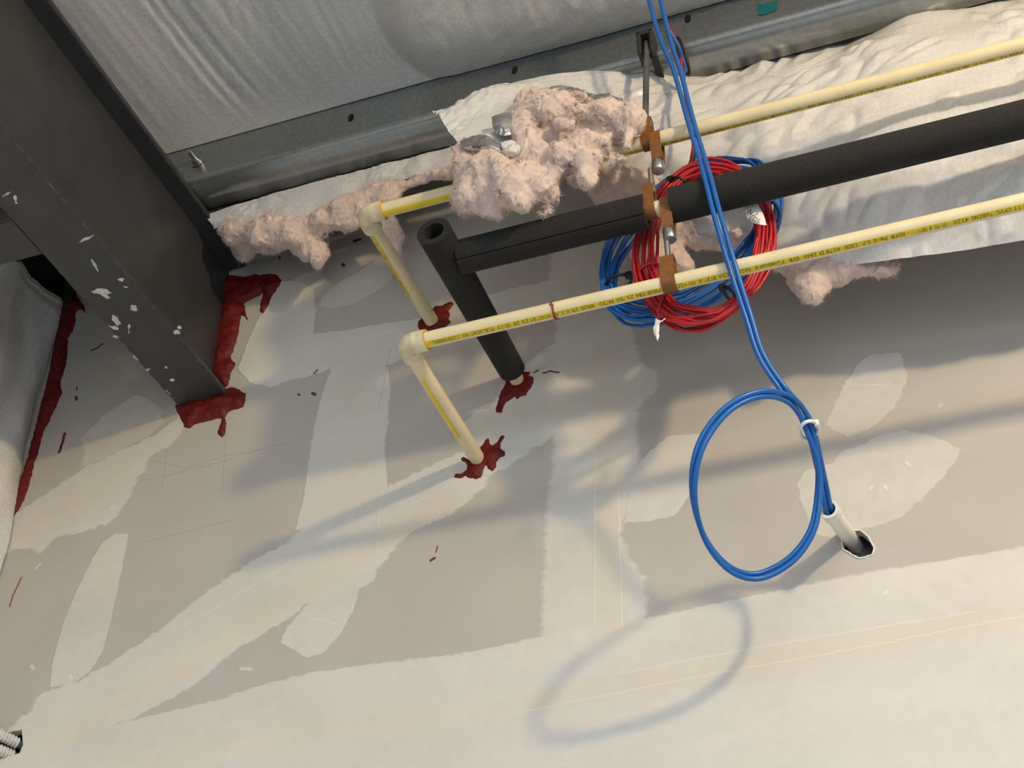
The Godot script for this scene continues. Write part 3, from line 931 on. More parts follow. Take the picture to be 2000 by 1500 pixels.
# ------------------------------------------------------------------ ceiling blanket
func build_ceiling_blanket() -> void:
	var billow := PackedVector2Array()
	for p in [Vector3(-0.5913, 3.6, 0.6747), Vector3(-0.6897, 3.6, 0.4636), Vector3(-0.7478, 3.6, 0.3286), Vector3(-0.7621, 3.6, 0.2671), Vector3(-0.755, 3.6, 0.2044), Vector3(-0.7268, 3.6, 0.149), Vector3(-0.6695, 3.6, 0.1283), Vector3(-0.577, 3.6, 0.1284), Vector3(-0.3973, 3.6, 0.1287), Vector3(-0.2236, 3.6, 0.1309), Vector3(0.1834, 3.6, 0.1391), Vector3(0.6905, 3.6, 0.2134)]:
		billow.append(Vector2(p.x, p.z))
	var nz := FastNoiseLite.new()
	nz.seed = 9
	nz.frequency = 1.0
	nz.fractal_octaves = 2
	var gather: Vector3 = Vector3(-0.8652, 3.6, 0.1375)
	var nu := 560
	var nv := 150
	var pts := PackedVector3Array()
	for v in nv:
		for u in nu:
			var x := lerpf(-1.6, 1.8, float(u) / (nu - 1))
			var z := 0.1415 + 1.5 * pow(float(v) / (nv - 1), 1.6)
			var away := z - 0.1415
			var y := 3.597 + 0.035 * (1.0 - exp(-away / 0.14))
			# long pleats running away from the purlin, gathered where the blanket is pinched
			var fan := (x - gather.x) * (1.0 + 0.9 * exp(-away / 0.10) * exp(-absf(x - gather.x) / 0.12)) + 0.06 * away
			var pl := nz.get_noise_2d(fan * 46.0, z * 0.45)
			var pl2 := nz.get_noise_2d(fan * 8.0 + 40.0, z * 0.4)
			var near := smoothstep(0.0, 0.10, away) * (0.30 + 0.70 * smoothstep(-0.25, 0.05, pl2 + 0.5 * smoothstep(-0.95, -0.75, x)))
			y += (0.0060 * absf(pl) - 0.0015) * near + 0.003 * pl2 * smoothstep(0.0, 0.2, away)
			var s := signed_distance(Vector2(x, z), billow) if x > -1.2 else -1.0
			if s > 0.0:
				var e := 1.0 - pow(1.0 - clampf(s / 0.09, 0.0, 1.0), 2.4)
				y = lerpf(y, 3.572 + 0.02 * nz.get_noise_2d(x * 1.6, z * 1.6), e)
				y += 0.006 * (absf(nz.get_noise_2d(x * 14.0 - z * 16.0, z * 5.0 + x * 5.0)) - 0.2) * e * smoothstep(0.28, 0.02, s) + 0.0016 * absf(pl) * e
			pts.append(Vector3(x, y, z))
	solo(grid_mesh(pts, nu, nv), "ceiling_insulation_blanket", mats.ceiling_vinyl, "white pleated plastic-faced insulation blanket stretched across the ceiling above the purlin", "insulation")


# ------------------------------------------------------------------ torn white facing
func build_facing() -> void:
	var main := sheet([
		[Vector3(-0.552, 3.4226, 0.235), Vector3(-0.4746, 3.4179, 0.228), Vector3(-0.3834, 3.4327, 0.2), Vector3(-0.3095, 3.4351, 0.17), Vector3(-0.2352, 3.4466, 0.137), Vector3(-0.155, 3.4423, 0.136), Vector3(-0.0604, 3.4377, 0.136), Vector3(0.0327, 3.4376, 0.136), Vector3(0.1242, 3.4397, 0.136), Vector3(0.2285, 3.4415, 0.136), Vector3(0.3732, 3.4431, 0.136), Vector3(0.6486, 3.4462, 0.136)],
		[Vector3(-0.5359, 3.3596, 0.245), Vector3(-0.4652, 3.3606, 0.235), Vector3(-0.3821, 3.3616, 0.215), Vector3(-0.3084, 3.349, 0.195), Vector3(-0.2347, 3.3532, 0.172), Vector3(-0.1573, 3.3299, 0.18), Vector3(-0.067, 3.3208, 0.182), Vector3(0.0217, 3.3127, 0.188), Vector3(0.1087, 3.32, 0.18), Vector3(0.2072, 3.314, 0.184), Vector3(0.3429, 3.3067, 0.184), Vector3(0.6026, 3.3025, 0.184)],
		[Vector3(-0.4887, 3.2839, 0.242), Vector3(-0.4384, 3.2773, 0.225), Vector3(-0.3723, 3.263, 0.21), Vector3(-0.3071, 3.2492, 0.195), Vector3(-0.2407, 3.2378, 0.188), Vector3(-0.1651, 3.2043, 0.205), Vector3(-0.079, 3.1757, 0.218), Vector3(0.0047, 3.1624, 0.226), Vector3(0.0864, 3.1635, 0.22), Vector3(0.1782, 3.1519, 0.222), Vector3(0.3059, 3.1426, 0.222), Vector3(0.5496, 3.1339, 0.222)],
		[Vector3(-0.4511, 3.2215, 0.215), Vector3(-0.4041, 3.2133, 0.19), Vector3(-0.3548, 3.1949, 0.175), Vector3(-0.3037, 3.172, 0.17), Vector3(-0.2446, 3.1503, 0.172), Vector3(-0.1779, 3.1181, 0.188), Vector3(-0.0926, 3.0872, 0.206), Vector3(-0.0109, 3.073, 0.212), Vector3(0.0686, 3.0714, 0.205), Vector3(0.1591, 3.0626, 0.206), Vector3(0.2839, 3.0511, 0.206), Vector3(0.5241, 3.0462, 0.206)],
		[Vector3(-0.4018, 3.1897, 0.175), Vector3(-0.3669, 3.1666, 0.165), Vector3(-0.3315, 3.1391, 0.16), Vector3(-0.289, 3.1071, 0.158), Vector3(-0.2394, 3.0747, 0.16), Vector3(-0.1822, 3.0496, 0.168), Vector3(-0.1056, 3.0259, 0.178), Vector3(-0.0242, 3.0132, 0.184), Vector3(0.0546, 3.0043, 0.186), Vector3(0.1441, 2.9941, 0.19), Vector3(0.2687, 2.9886, 0.19), Vector3(0.507, 2.9864, 0.19)],
		[Vector3(-0.3593, 3.1641, 0.165), Vector3(-0.3395, 3.1435, 0.158), Vector3(-0.3125, 3.1149, 0.152), Vector3(-0.2713, 3.0805, 0.148), Vector3(-0.2301, 3.0482, 0.148), Vector3(-0.1834, 3.0084, 0.15), Vector3(-0.109, 2.9796, 0.154), Vector3(-0.0292, 2.9636, 0.156), Vector3(0.0487, 2.9532, 0.156), Vector3(0.1318, 2.9471, 0.156), Vector3(0.2558, 2.9388, 0.156), Vector3(0.4935, 2.9352, 0.156)]], 30, 30, 0.015, 0.006, 6, 4.0, 6.0, 0.45)
	solo(main, "insulation_facing_sheet", mats.vinyl, "large crumpled shiny white plastic sheet hanging below the purlin behind the pipes", "plastic sheet")
	var strip := sheet([
		[Vector3(-1.134, 3.4196, 0.1375), Vector3(-1.033, 3.4242, 0.1382), Vector3(-0.9377, 3.4259, 0.1382), Vector3(-0.8441, 3.4251, 0.1382), Vector3(-0.7526, 3.4251, 0.1375), Vector3(-0.6537, 3.426, 0.1375)],
		[Vector3(-1.1218, 3.4048, 0.131), Vector3(-1.0361, 3.4057, 0.1282), Vector3(-0.9414, 3.4003, 0.126), Vector3(-0.8467, 3.4056, 0.1296), Vector3(-0.7545, 3.4036, 0.131), Vector3(-0.6558, 3.4035, 0.131)],
		[Vector3(-1.1201, 3.4007, 0.1188), Vector3(-1.0386, 3.3841, 0.1188), Vector3(-0.9537, 3.3741, 0.1152), Vector3(-0.8507, 3.391, 0.1188), Vector3(-0.7577, 3.394, 0.1224), Vector3(-0.6583, 3.3844, 0.1238)]], 20, 8, 0.0035, 0.004, 15, 16.0, 34.0)
	solo(strip, "facing_strip", mats.vinyl, "narrow strip of white plastic facing tucked under the purlin beside the beam", "plastic sheet")
	var flap := thing("torn_facing_flap", "torn white and foil flap of insulation facing folded over the purlin edge", "plastic sheet", Vector3(-0.5449, 3.2482, 0.33))
	part(sheet([
		[Vector3(-0.6369, 3.314, 0.318), Vector3(-0.6008, 3.3135, 0.312), Vector3(-0.5569, 3.3408, 0.3), Vector3(-0.528, 3.3607, 0.29), Vector3(-0.4828, 3.3472, 0.28), Vector3(-0.4322, 3.3224, 0.265)],
		[Vector3(-0.6131, 3.2627, 0.335), Vector3(-0.5807, 3.2613, 0.33), Vector3(-0.5457, 3.2802, 0.318), Vector3(-0.5128, 3.2838, 0.31), Vector3(-0.477, 3.2699, 0.3), Vector3(-0.4275, 3.2594, 0.285)],
		[Vector3(-0.5934, 3.2197, 0.342), Vector3(-0.5619, 3.2126, 0.342), Vector3(-0.5311, 3.2169, 0.335), Vector3(-0.501, 3.219, 0.322), Vector3(-0.4705, 3.2116, 0.31), Vector3(-0.4356, 3.2048, 0.3)],
		[Vector3(-0.586, 3.2023, 0.34), Vector3(-0.5532, 3.1931, 0.348), Vector3(-0.5196, 3.1717, 0.345), Vector3(-0.4977, 3.1603, 0.332), Vector3(-0.4716, 3.1588, 0.32), Vector3(-0.4485, 3.1604, 0.31)]], 14, 14, 0.009, 0.005, 22, 11.0, 16.0), "white_face", mats.vinyl, flap)
	part(sheet([
		[Vector3(-0.5772, 3.1914, 0.35), Vector3(-0.5539, 3.1895, 0.356), Vector3(-0.5301, 3.1769, 0.358), Vector3(-0.5064, 3.1501, 0.354)],
		[Vector3(-0.5675, 3.1696, 0.354), Vector3(-0.5452, 3.159, 0.364), Vector3(-0.5254, 3.149, 0.364), Vector3(-0.508, 3.1366, 0.358)],
		[Vector3(-0.5535, 3.1623, 0.346), Vector3(-0.5404, 3.1478, 0.352), Vector3(-0.5268, 3.141, 0.352), Vector3(-0.5124, 3.1379, 0.35)]], 12, 12, 0.004, 0.0025, 25, 22.0, 40.0), "foil_curl", mats.foil, flap)
	part(sheet([
		[Vector3(-0.5303, 3.2266, 0.348), Vector3(-0.5109, 3.23, 0.348), Vector3(-0.4945, 3.2279, 0.34)],
		[Vector3(-0.5271, 3.2036, 0.352), Vector3(-0.5087, 3.2001, 0.354), Vector3(-0.4944, 3.1977, 0.345)],
		[Vector3(-0.522, 3.1871, 0.349), Vector3(-0.5094, 3.1795, 0.35), Vector3(-0.4975, 3.1823, 0.345)]], 10, 10, 0.003, 0.003, 27, 22.0, 45.0), "foil_patch", mats.foil, flap)
	part(sheet([
		[Vector3(-0.511, 3.1558, 0.358), Vector3(-0.496, 3.1566, 0.358), Vector3(-0.4839, 3.1502, 0.354)],
		[Vector3(-0.508, 3.1368, 0.362), Vector3(-0.4939, 3.1318, 0.364), Vector3(-0.4834, 3.13, 0.36)],
		[Vector3(-0.5057, 3.1318, 0.356), Vector3(-0.4964, 3.1256, 0.357), Vector3(-0.4878, 3.1275, 0.356)]], 8, 8, 0.004, 0.003, 28, 30.0, 45.0), "white_scrap", mats.vinyl, flap)
	part(sheet([
		[Vector3(-0.4694, 3.3256, 0.285), Vector3(-0.4391, 3.3283, 0.28), Vector3(-0.4065, 3.3109, 0.272), Vector3(-0.3707, 3.3013, 0.262), Vector3(-0.3456, 3.2676, 0.258)],
		[Vector3(-0.4602, 3.3013, 0.29), Vector3(-0.4339, 3.2978, 0.286), Vector3(-0.4055, 3.2867, 0.278), Vector3(-0.366, 3.2672, 0.27), Vector3(-0.3385, 3.2352, 0.262)],
		[Vector3(-0.4572, 3.2847, 0.288), Vector3(-0.4312, 3.277, 0.284), Vector3(-0.4028, 3.2682, 0.276), Vector3(-0.3676, 3.2461, 0.268), Vector3(-0.3355, 3.2067, 0.262)]], 10, 10, 0.005, 0.007, 29, 26.0, 50.0), "foil_fold", mats.foil, flap)


# ------------------------------------------------------------------ pink fibreglass
func fluff(caps: Array, cell: float, k: float, amp: float, sd: int) -> ArrayMesh:
	var lo := Vector3.ONE * 1e9
	var hi := -lo
	for c in caps:
		var r: float = maxf(c[2], c[3]) + 0.02
		lo = lo.min(c[0] - Vector3.ONE * r).min(c[1] - Vector3.ONE * r)
		hi = hi.max(c[0] + Vector3.ONE * r).max(c[1] + Vector3.ONE * r)
	var nx := int((hi.x - lo.x) / cell) + 2
	var ny := int((hi.y - lo.y) / cell) + 2
	var nz := int((hi.z - lo.z) / cell) + 2
	var d := PackedFloat32Array()
	d.resize(nx * ny * nz)
	d.fill(0.02)
	for c in caps:
		var a: Vector3 = c[0]
		var b: Vector3 = c[1]
		var e := b - a
		var el := maxf(e.length_squared(), 1e-9)
		var r: float = maxf(c[2], c[3]) + 0.018
		var l0 := (a.min(b) - Vector3.ONE * r - lo) / cell
		var l1 := (a.max(b) + Vector3.ONE * r - lo) / cell
		for z in range(maxi(0, int(l0.z)), mini(nz, int(l1.z) + 2)):
			for y in range(maxi(0, int(l0.y)), mini(ny, int(l1.y) + 2)):
				var row := (z * ny + y) * nx
				for x in range(maxi(0, int(l0.x)), mini(nx, int(l1.x) + 2)):
					var p := lo + Vector3(x, y, z) * cell
					var t := clampf((p - a).dot(e) / el, 0.0, 1.0)
					var q := p.distance_to(a + e * t) - lerpf(c[2], c[3], t)
					var o := d[row + x]
					var h := maxf(k - absf(o - q), 0.0) / k
					d[row + x] = minf(o, q) - h * h * k * 0.25
	var n1 := FastNoiseLite.new()
	n1.seed = sd
	n1.frequency = 13.0
	n1.fractal_octaves = 5
	n1.fractal_gain = 0.48
	n1.domain_warp_enabled = true
	n1.domain_warp_amplitude = 0.03
	n1.domain_warp_frequency = 18.0
	for z in nz:
		for y in ny:
			var row := (z * ny + y) * nx
			for x in nx:
				if d[row + x] < 0.0195:
					var p := lo + Vector3(x, y, z) * cell
					d[row + x] += n1.get_noise_3d(p.x, p.y * 0.8, p.z) * amp
	var at := PackedInt32Array()
	at.resize(nx * ny * nz)
	at.fill(-1)
	var pts := PackedVector3Array()
	for z in nz - 1:
		for y in ny - 1:
			for x in nx - 1:
				var i := (z * ny + y) * nx + x
				var s0 := d[i] < 0.0
				var mixed := false
				for j in [i + 1, i + nx, i + nx + 1, i + nx * ny, i + nx * ny + 1, i + nx * ny + nx, i + nx * ny + nx + 1]:
					if (d[j] < 0.0) != s0:
						mixed = true
						break
				if not mixed: continue
				var sum := Vector3.ZERO
				var cnt := 0
				for e in EDGES:
					var va := d[i + e[0].x + e[0].y * nx + e[0].z * nx * ny]
					var vb := d[i + e[1].x + e[1].y * nx + e[1].z * nx * ny]
					if (va < 0.0) != (vb < 0.0):
						sum += Vector3(e[0]).lerp(Vector3(e[1]), va / (va - vb))
						cnt += 1
				at[i] = pts.size()
				pts.append(lo + (Vector3(x, y, z) + sum / cnt) * cell)
	var st := SurfaceTool.new()
	st.begin(Mesh.PRIMITIVE_TRIANGLES)
	st.set_smooth_group(0)
	for p in pts: st.add_vertex(p)
	var sl := nx * ny
	for z in range(1, nz - 1):
		for y in range(1, ny - 1):
			for x in range(1, nx - 1):
				var i := z * sl + y * nx + x
				var s0 := d[i] < 0.0
				for ax in [[1, nx, sl], [nx, sl, 1], [sl, 1, nx]]:
					if (d[i + ax[0]] < 0.0) == s0: continue
					var q := [at[i], at[i - ax[1]], at[i - ax[1] - ax[2]], at[i - ax[2]]]
					if q.min() < 0: continue
					for k2 in ([q[0], q[1], q[2], q[0], q[2], q[3]] if not s0 else [q[0], q[2], q[1], q[0], q[3], q[2]]): st.add_index(k2)
	st.generate_normals()
	return st.commit()


const EDGES := [[Vector3i(0, 0, 0), Vector3i(1, 0, 0)], [Vector3i(0, 1, 0), Vector3i(1, 1, 0)], [Vector3i(0, 0, 1), Vector3i(1, 0, 1)], [Vector3i(0, 1, 1), Vector3i(1, 1, 1)],
	[Vector3i(0, 0, 0), Vector3i(0, 1, 0)], [Vector3i(1, 0, 0), Vector3i(1, 1, 0)], [Vector3i(0, 0, 1), Vector3i(0, 1, 1)], [Vector3i(1, 0, 1), Vector3i(1, 1, 1)],
	[Vector3i(0, 0, 0), Vector3i(0, 0, 1)], [Vector3i(1, 0, 0), Vector3i(1, 0, 1)], [Vector3i(0, 1, 0), Vector3i(0, 1, 1)], [Vector3i(1, 1, 0), Vector3i(1, 1, 1)]]


# loose hair-thin fibres standing off a tuft
func fibres(m: ArrayMesh, count: int, long: float, sd: int, wide := 0.00017) -> ArrayMesh:
	var arr := m.surface_get_arrays(0)
	var v: PackedVector3Array = arr[Mesh.ARRAY_VERTEX]
	var n: PackedVector3Array = arr[Mesh.ARRAY_NORMAL]
	var r := RandomNumberGenerator.new()
	r.seed = sd
	var nz := FastNoiseLite.new()
	nz.seed = sd
	nz.frequency = 22.0
	var st := SurfaceTool.new()
	st.begin(Mesh.PRIMITIVE_TRIANGLES)
	st.set_smooth_group(-1)
	for i in count:
		var j := r.randi_range(0, v.size() - 1)
		var out := n[j]
		# fibres lie along the wool in combed patches, a few stand off it
		var flow := Vector3(nz.get_noise_3dv(v[j]), nz.get_noise_3dv(v[j] + Vector3(3, 0, 0)), nz.get_noise_3dv(v[j] + Vector3(0, 5, 0))).normalized()
		var dir := flow + Vector3(r.randf_range(-1, 1), r.randf_range(-1, 1), r.randf_range(-1, 1)) * 0.55
		dir = (dir - out * dir.dot(out)).normalized()
		dir = (dir + out * (0.08 if i % 12 else r.randf_range(0.15, 0.5))).normalized()
		var l := long * (0.25 + 0.75 * r.randf() * r.randf())
		var bend := Vector3(r.randf_range(-1, 1), r.randf_range(-1, 0.3), r.randf_range(-1, 1)) * l * 0.18
		var a := v[j] - out * 0.001
		var b := a + dir * l * 0.5 + bend * 0.3
		var c := a + dir * l + bend
		var w := dir.cross(Vector3(r.randf_range(-1, 1), r.randf_range(-1, 1), 1.0)).normalized() * wide
		for q in [a - w, a + w, b - w * 0.8, a + w, b + w * 0.8, b - w * 0.8, b - w * 0.8, b + w * 0.8, c]: st.add_vertex(q)
	st.generate_normals()
	return st.commit()


func tuft(called: String, label: String, caps: Array, sd: int, amp := 0.011, hairs := 2500, long := 0.016, cell := 0.0034) -> void:
	var mid := Vector3.ZERO
	for c in caps: mid += c[0] / caps.size()
	var t := thing(called, label, "insulation", mid, "torn pink insulation tufts")
	var m := fluff(caps, cell, 0.010, amp, sd)
	part(m, "wool", mats.fibreglass, t)
	part(fibres(m, hairs, long, sd + 50), "loose_fibres", mats.fibres, t).set_meta("kind", "stuff")


func build_fluff() -> void:
	tuft("pink_insulation_wad", "big torn wad of pink fibreglass spilling over the upper water pipe", [
		[Vector3(-0.579, 3.1839, 0.335), Vector3(-0.5553, 3.1183, 0.34), 0.0144, 0.0254],
		[Vector3(-0.5572, 3.1236, 0.335), Vector3(-0.5568, 3.0889, 0.335), 0.0254, 0.0217],
		[Vector3(-0.5532, 3.1024, 0.335), Vector3(-0.5156, 3.082, 0.335), 0.0242, 0.0217],
		[Vector3(-0.5288, 3.1242, 0.34), Vector3(-0.4786, 3.0924, 0.345), 0.0230, 0.0217],
		[Vector3(-0.4823, 3.0986, 0.345), Vector3(-0.4584, 3.0662, 0.345), 0.0205, 0.0120],
		[Vector3(-0.4898, 3.0767, 0.345), Vector3(-0.4881, 3.0424, 0.34), 0.0156, 0.0059],
		[Vector3(-0.5101, 3.1182, 0.35), Vector3(-0.4972, 3.0845, 0.355), 0.0156, 0.0156],
		[Vector3(-0.4797, 3.2663, 0.315), Vector3(-0.4409, 3.2079, 0.33), 0.0217, 0.0230],
		[Vector3(-0.455, 3.2413, 0.32), Vector3(-0.4147, 3.1983, 0.33), 0.0181, 0.0181],
		[Vector3(-0.4889, 3.2171, 0.33), Vector3(-0.4705, 3.1338, 0.335), 0.0169, 0.0217],
		[Vector3(-0.4921, 3.2339, 0.325), Vector3(-0.4611, 3.2384, 0.325), 0.0156, 0.0181],
		[Vector3(-0.472, 3.1492, 0.33), Vector3(-0.4411, 3.1156, 0.335), 0.0205, 0.0156],
		[Vector3(-0.4344, 3.1789, 0.34), Vector3(-0.4143, 3.1696, 0.345), 0.0144, 0.0120],
		[Vector3(-0.4164, 3.1957, 0.325), Vector3(-0.3729, 3.1973, 0.32), 0.0156, 0.0181],
		[Vector3(-0.3729, 3.1973, 0.32), Vector3(-0.3359, 3.1775, 0.318), 0.0181, 0.0169],
		[Vector3(-0.3354, 3.1753, 0.32), Vector3(-0.3439, 3.124, 0.325), 0.0144, 0.0095],
		[Vector3(-0.3439, 3.124, 0.325), Vector3(-0.3508, 3.0998, 0.325), 0.0083, 0.0071],
		[Vector3(-0.4411, 3.1156, 0.335), Vector3(-0.4076, 3.1317, 0.335), 0.0156, 0.0230],
		[Vector3(-0.409, 3.1371, 0.33), Vector3(-0.3701, 3.1383, 0.325), 0.0242, 0.0193],
		[Vector3(-0.3975, 3.1034, 0.335), Vector3(-0.402, 3.0758, 0.335), 0.0181, 0.0120],
		[Vector3(-0.4412, 3.1136, 0.335), Vector3(-0.4489, 3.0917, 0.335), 0.0132, 0.0095],
		[Vector3(-0.4441, 3.1043, 0.32), Vector3(-0.4509, 3.0721, 0.315), 0.0083, 0.0071],
		[Vector3(-0.4509, 3.0721, 0.315), Vector3(-0.4603, 3.0538, 0.31), 0.0059, 0.0034],
		[Vector3(-0.5026, 3.0712, 0.34), Vector3(-0.5341, 3.0688, 0.335), 0.0144, 0.0144],
		[Vector3(-0.4687, 3.2996, 0.3), Vector3(-0.4098, 3.2769, 0.29), 0.0108, 0.0108],
		[Vector3(-0.3949, 3.2605, 0.29), Vector3(-0.3489, 3.243, 0.28), 0.0108, 0.0120],
		[Vector3(-0.4636, 3.1867, 0.32), Vector3(-0.3989, 3.1858, 0.31), 0.020, 0.018],
		[Vector3(-0.3989, 3.1858, 0.31), Vector3(-0.3515, 3.1616, 0.31), 0.018, 0.012],
		[Vector3(-0.5347, 3.1561, 0.335), Vector3(-0.4967, 3.1349, 0.335), 0.016, 0.015],
		[Vector3(-0.4555, 3.1183, 0.325), Vector3(-0.4188, 3.1105, 0.325), 0.014, 0.014],
		[Vector3(-0.3699, 3.128, 0.315), Vector3(-0.3603, 3.0999, 0.315), 0.012, 0.006],
		[Vector3(-0.5807, 3.1518, 0.335), Vector3(-0.5682, 3.0927, 0.335), 0.016, 0.018]], 61, 0.020, 70000, 0.015, 0.0024)
	tuft("pink_insulation_wad", "pale pink fibreglass lump hanging behind the foam-covered pipe beside the coils", [
		[Vector3(-0.4436, 3.2154, 0.202), Vector3(-0.4071, 3.1811, 0.1975), 0.0175, 0.0250],
		[Vector3(-0.4166, 3.201, 0.202), Vector3(-0.3575, 3.1696, 0.1975), 0.0250, 0.0250],
		[Vector3(-0.3934, 3.1703, 0.193), Vector3(-0.3652, 3.1224, 0.1795), 0.0275, 0.0275],
		[Vector3(-0.3738, 3.1292, 0.175), Vector3(-0.351, 3.0644, 0.1615), 0.0275, 0.0225],
		[Vector3(-0.352, 3.0685, 0.157), Vector3(-0.3212, 3.009, 0.148), 0.0175, 0.0125],
		[Vector3(-0.338, 3.1117, 0.1705), Vector3(-0.3029, 3.0945, 0.166), 0.0225, 0.0175],
		[Vector3(-0.2914, 3.079, 0.157), Vector3(-0.2561, 3.0602, 0.157), 0.0112, 0.0125],
		[Vector3(-0.3587, 3.1081, 0.165), Vector3(-0.3181, 3.0446, 0.15), 0.018, 0.016],
		[Vector3(-0.3117, 3.0976, 0.16), Vector3(-0.3423, 3.0369, 0.145), 0.016, 0.012]], 67, 0.016, 26000, 0.015, 0.0027)
	tuft("pink_insulation_wad", "dirty pink fibreglass batt edge under the white strip beside the beam", [
		[Vector3(-1.0989, 3.3956, 0.117), Vector3(-1.0891, 3.3929, 0.0702), 0.0146, 0.0171],
		[Vector3(-1.0824, 3.3797, 0.117), Vector3(-1.0037, 3.3697, 0.1092), 0.0220, 0.0244],
		[Vector3(-1.0804, 3.3953, 0.078), Vector3(-1.0153, 3.3773, 0.078), 0.0195, 0.0171],
		[Vector3(-1.0037, 3.3697, 0.1092), Vector3(-0.9404, 3.3599, 0.1014), 0.0244, 0.0244],
		[Vector3(-0.9535, 3.3593, 0.0936), Vector3(-0.9414, 3.3286, 0.078), 0.0220, 0.0159],
		[Vector3(-0.9414, 3.3286, 0.078), Vector3(-0.9393, 3.3029, 0.078), 0.0146, 0.0073],
		[Vector3(-0.9837, 3.3475, 0.078), Vector3(-0.958, 3.3246, 0.078), 0.0061, 0.0098],
		[Vector3(-0.9404, 3.3599, 0.1014), Vector3(-0.8719, 3.3658, 0.1092), 0.0244, 0.0232],
		[Vector3(-0.8723, 3.3718, 0.1092), Vector3(-0.7951, 3.3684, 0.117), 0.0220, 0.0195],
		[Vector3(-0.8472, 3.3785, 0.1248), Vector3(-0.7291, 3.3797, 0.1248), 0.0122, 0.0110],
		[Vector3(-0.7291, 3.3797, 0.1248), Vector3(-0.6635, 3.3708, 0.1326), 0.0122, 0.0146],
		[Vector3(-0.8184, 3.3567, 0.0936), Vector3(-0.7984, 3.3091, 0.0858), 0.0220, 0.0159],
		[Vector3(-0.7984, 3.3091, 0.0858), Vector3(-0.7895, 3.2793, 0.078), 0.0122, 0.0049],
		[Vector3(-1.0355, 3.3622, 0.12), Vector3(-0.9639, 3.354, 0.11), 0.022, 0.022],
		[Vector3(-0.908, 3.357, 0.11), Vector3(-0.8463, 3.3673, 0.115), 0.020, 0.018]], 71, 0.016, 34000, 0.015, 0.0027)
	tuft("pink_insulation_wad", "ragged pink fibreglass hanging below the white sheet at right of the coils", [
		[Vector3(-0.2332, 3.0555, 0.163), Vector3(-0.1958, 3.0268, 0.1495), 0.0154, 0.0176],
		[Vector3(-0.1968, 3.0262, 0.145), Vector3(-0.1521, 2.9966, 0.136), 0.0154, 0.0165],
		[Vector3(-0.1519, 2.9985, 0.136), Vector3(-0.0983, 2.9804, 0.136), 0.0165, 0.0165],
		[Vector3(-0.0981, 2.9822, 0.136), Vector3(-0.0481, 2.9707, 0.136), 0.0154, 0.0132],
		[Vector3(-0.16, 2.9897, 0.136), Vector3(-0.1531, 2.9518, 0.1405), 0.0154, 0.0099],
		[Vector3(-0.1402, 2.9791, 0.136), Vector3(-0.1467, 2.9472, 0.1405), 0.0110, 0.0077],
		[Vector3(-0.1806, 3.0297, 0.135), Vector3(-0.1029, 2.9993, 0.135), 0.016, 0.018],
		[Vector3(-0.1029, 2.9993, 0.135), Vector3(-0.0449, 2.9798, 0.135), 0.018, 0.013],
		[Vector3(-0.1541, 2.977, 0.138), Vector3(-0.1341, 2.9692, 0.138), 0.014, 0.010]], 79, 0.016, 20000, 0.015, 0.0027)


# ------------------------------------------------------------------ water lines
func x_tube(x0: float, x1: float, y: float, r: float, sides := 28) -> ArrayMesh:
	return tube(PackedVector3Array([Vector3(x0, y, pipe_z), Vector3(x1, y, pipe_z)]), r, sides)


# a strip of ink lying on a pipe, between two angles seen along its run
func ink_strip(a: Vector3, b: Vector3, r: float, a0: float, a1: float, e1: Vector3, e2: Vector3) -> ArrayMesh:
	var pts := PackedVector3Array()
	for p in [a, b]:
		for k in 9:
			var t := lerpf(a0, a1, k / 8.0)
			pts.append(p + (e1 * cos(t) + e2 * sin(t)) * r)
	return grid_mesh(pts, 9, 2)


# lettering bent round a pipe; it reads from x0 towards x1
func letter(st: SurfaceTool, text: String, x0: float, x1: float, y: float, z: float, r: float, ang: float, high: float) -> void:
	var f := SystemFont.new()
	f.font_names = PackedStringArray(["Droid Sans Mono"])
	var tm := TextMesh.new()
	tm.font = f
	tm.text = text
	tm.font_size = 40
	tm.pixel_size = 0.001
	tm.depth = 0.0
	tm.curve_step = 3.0
	var arr := tm.get_mesh_arrays()
	if arr.is_empty() or arr[Mesh.ARRAY_VERTEX] == null: return
	var v: PackedVector3Array = arr[Mesh.ARRAY_VERTEX]
	var ids: PackedInt32Array = arr[Mesh.ARRAY_INDEX] if arr[Mesh.ARRAY_INDEX] != null else PackedInt32Array(range(v.size()))
	if v.is_empty(): return
	var lo := v[0]
	var hi := v[0]
	for p in v:
		lo = lo.min(p)
		hi = hi.max(p)
	var sx := (x1 - x0) / maxf(hi.x - lo.x, 1e-6)
	var sy := high / 0.029
	for i in ids:
		var p := v[i]
		var a := ang - (p.y - (lo.y + hi.y) / 2.0) * sy / r
		st.add_vertex(Vector3(x0 + (p.x - lo.x) * sx, y + sin(a) * r, z + cos(a) * r))


func lettering(words: Array, starts: Array, ends: Array, y: float, z: float, ang: float, high: float) -> ArrayMesh:
	var st := SurfaceTool.new()
	st.begin(Mesh.PRIMITIVE_TRIANGLES)
	st.set_smooth_group(-1)
	for i in words.size(): letter(st, words[i], starts[i], ends[i], y, z, 0.01145, ang, high)
	st.generate_normals()
	return st.commit()


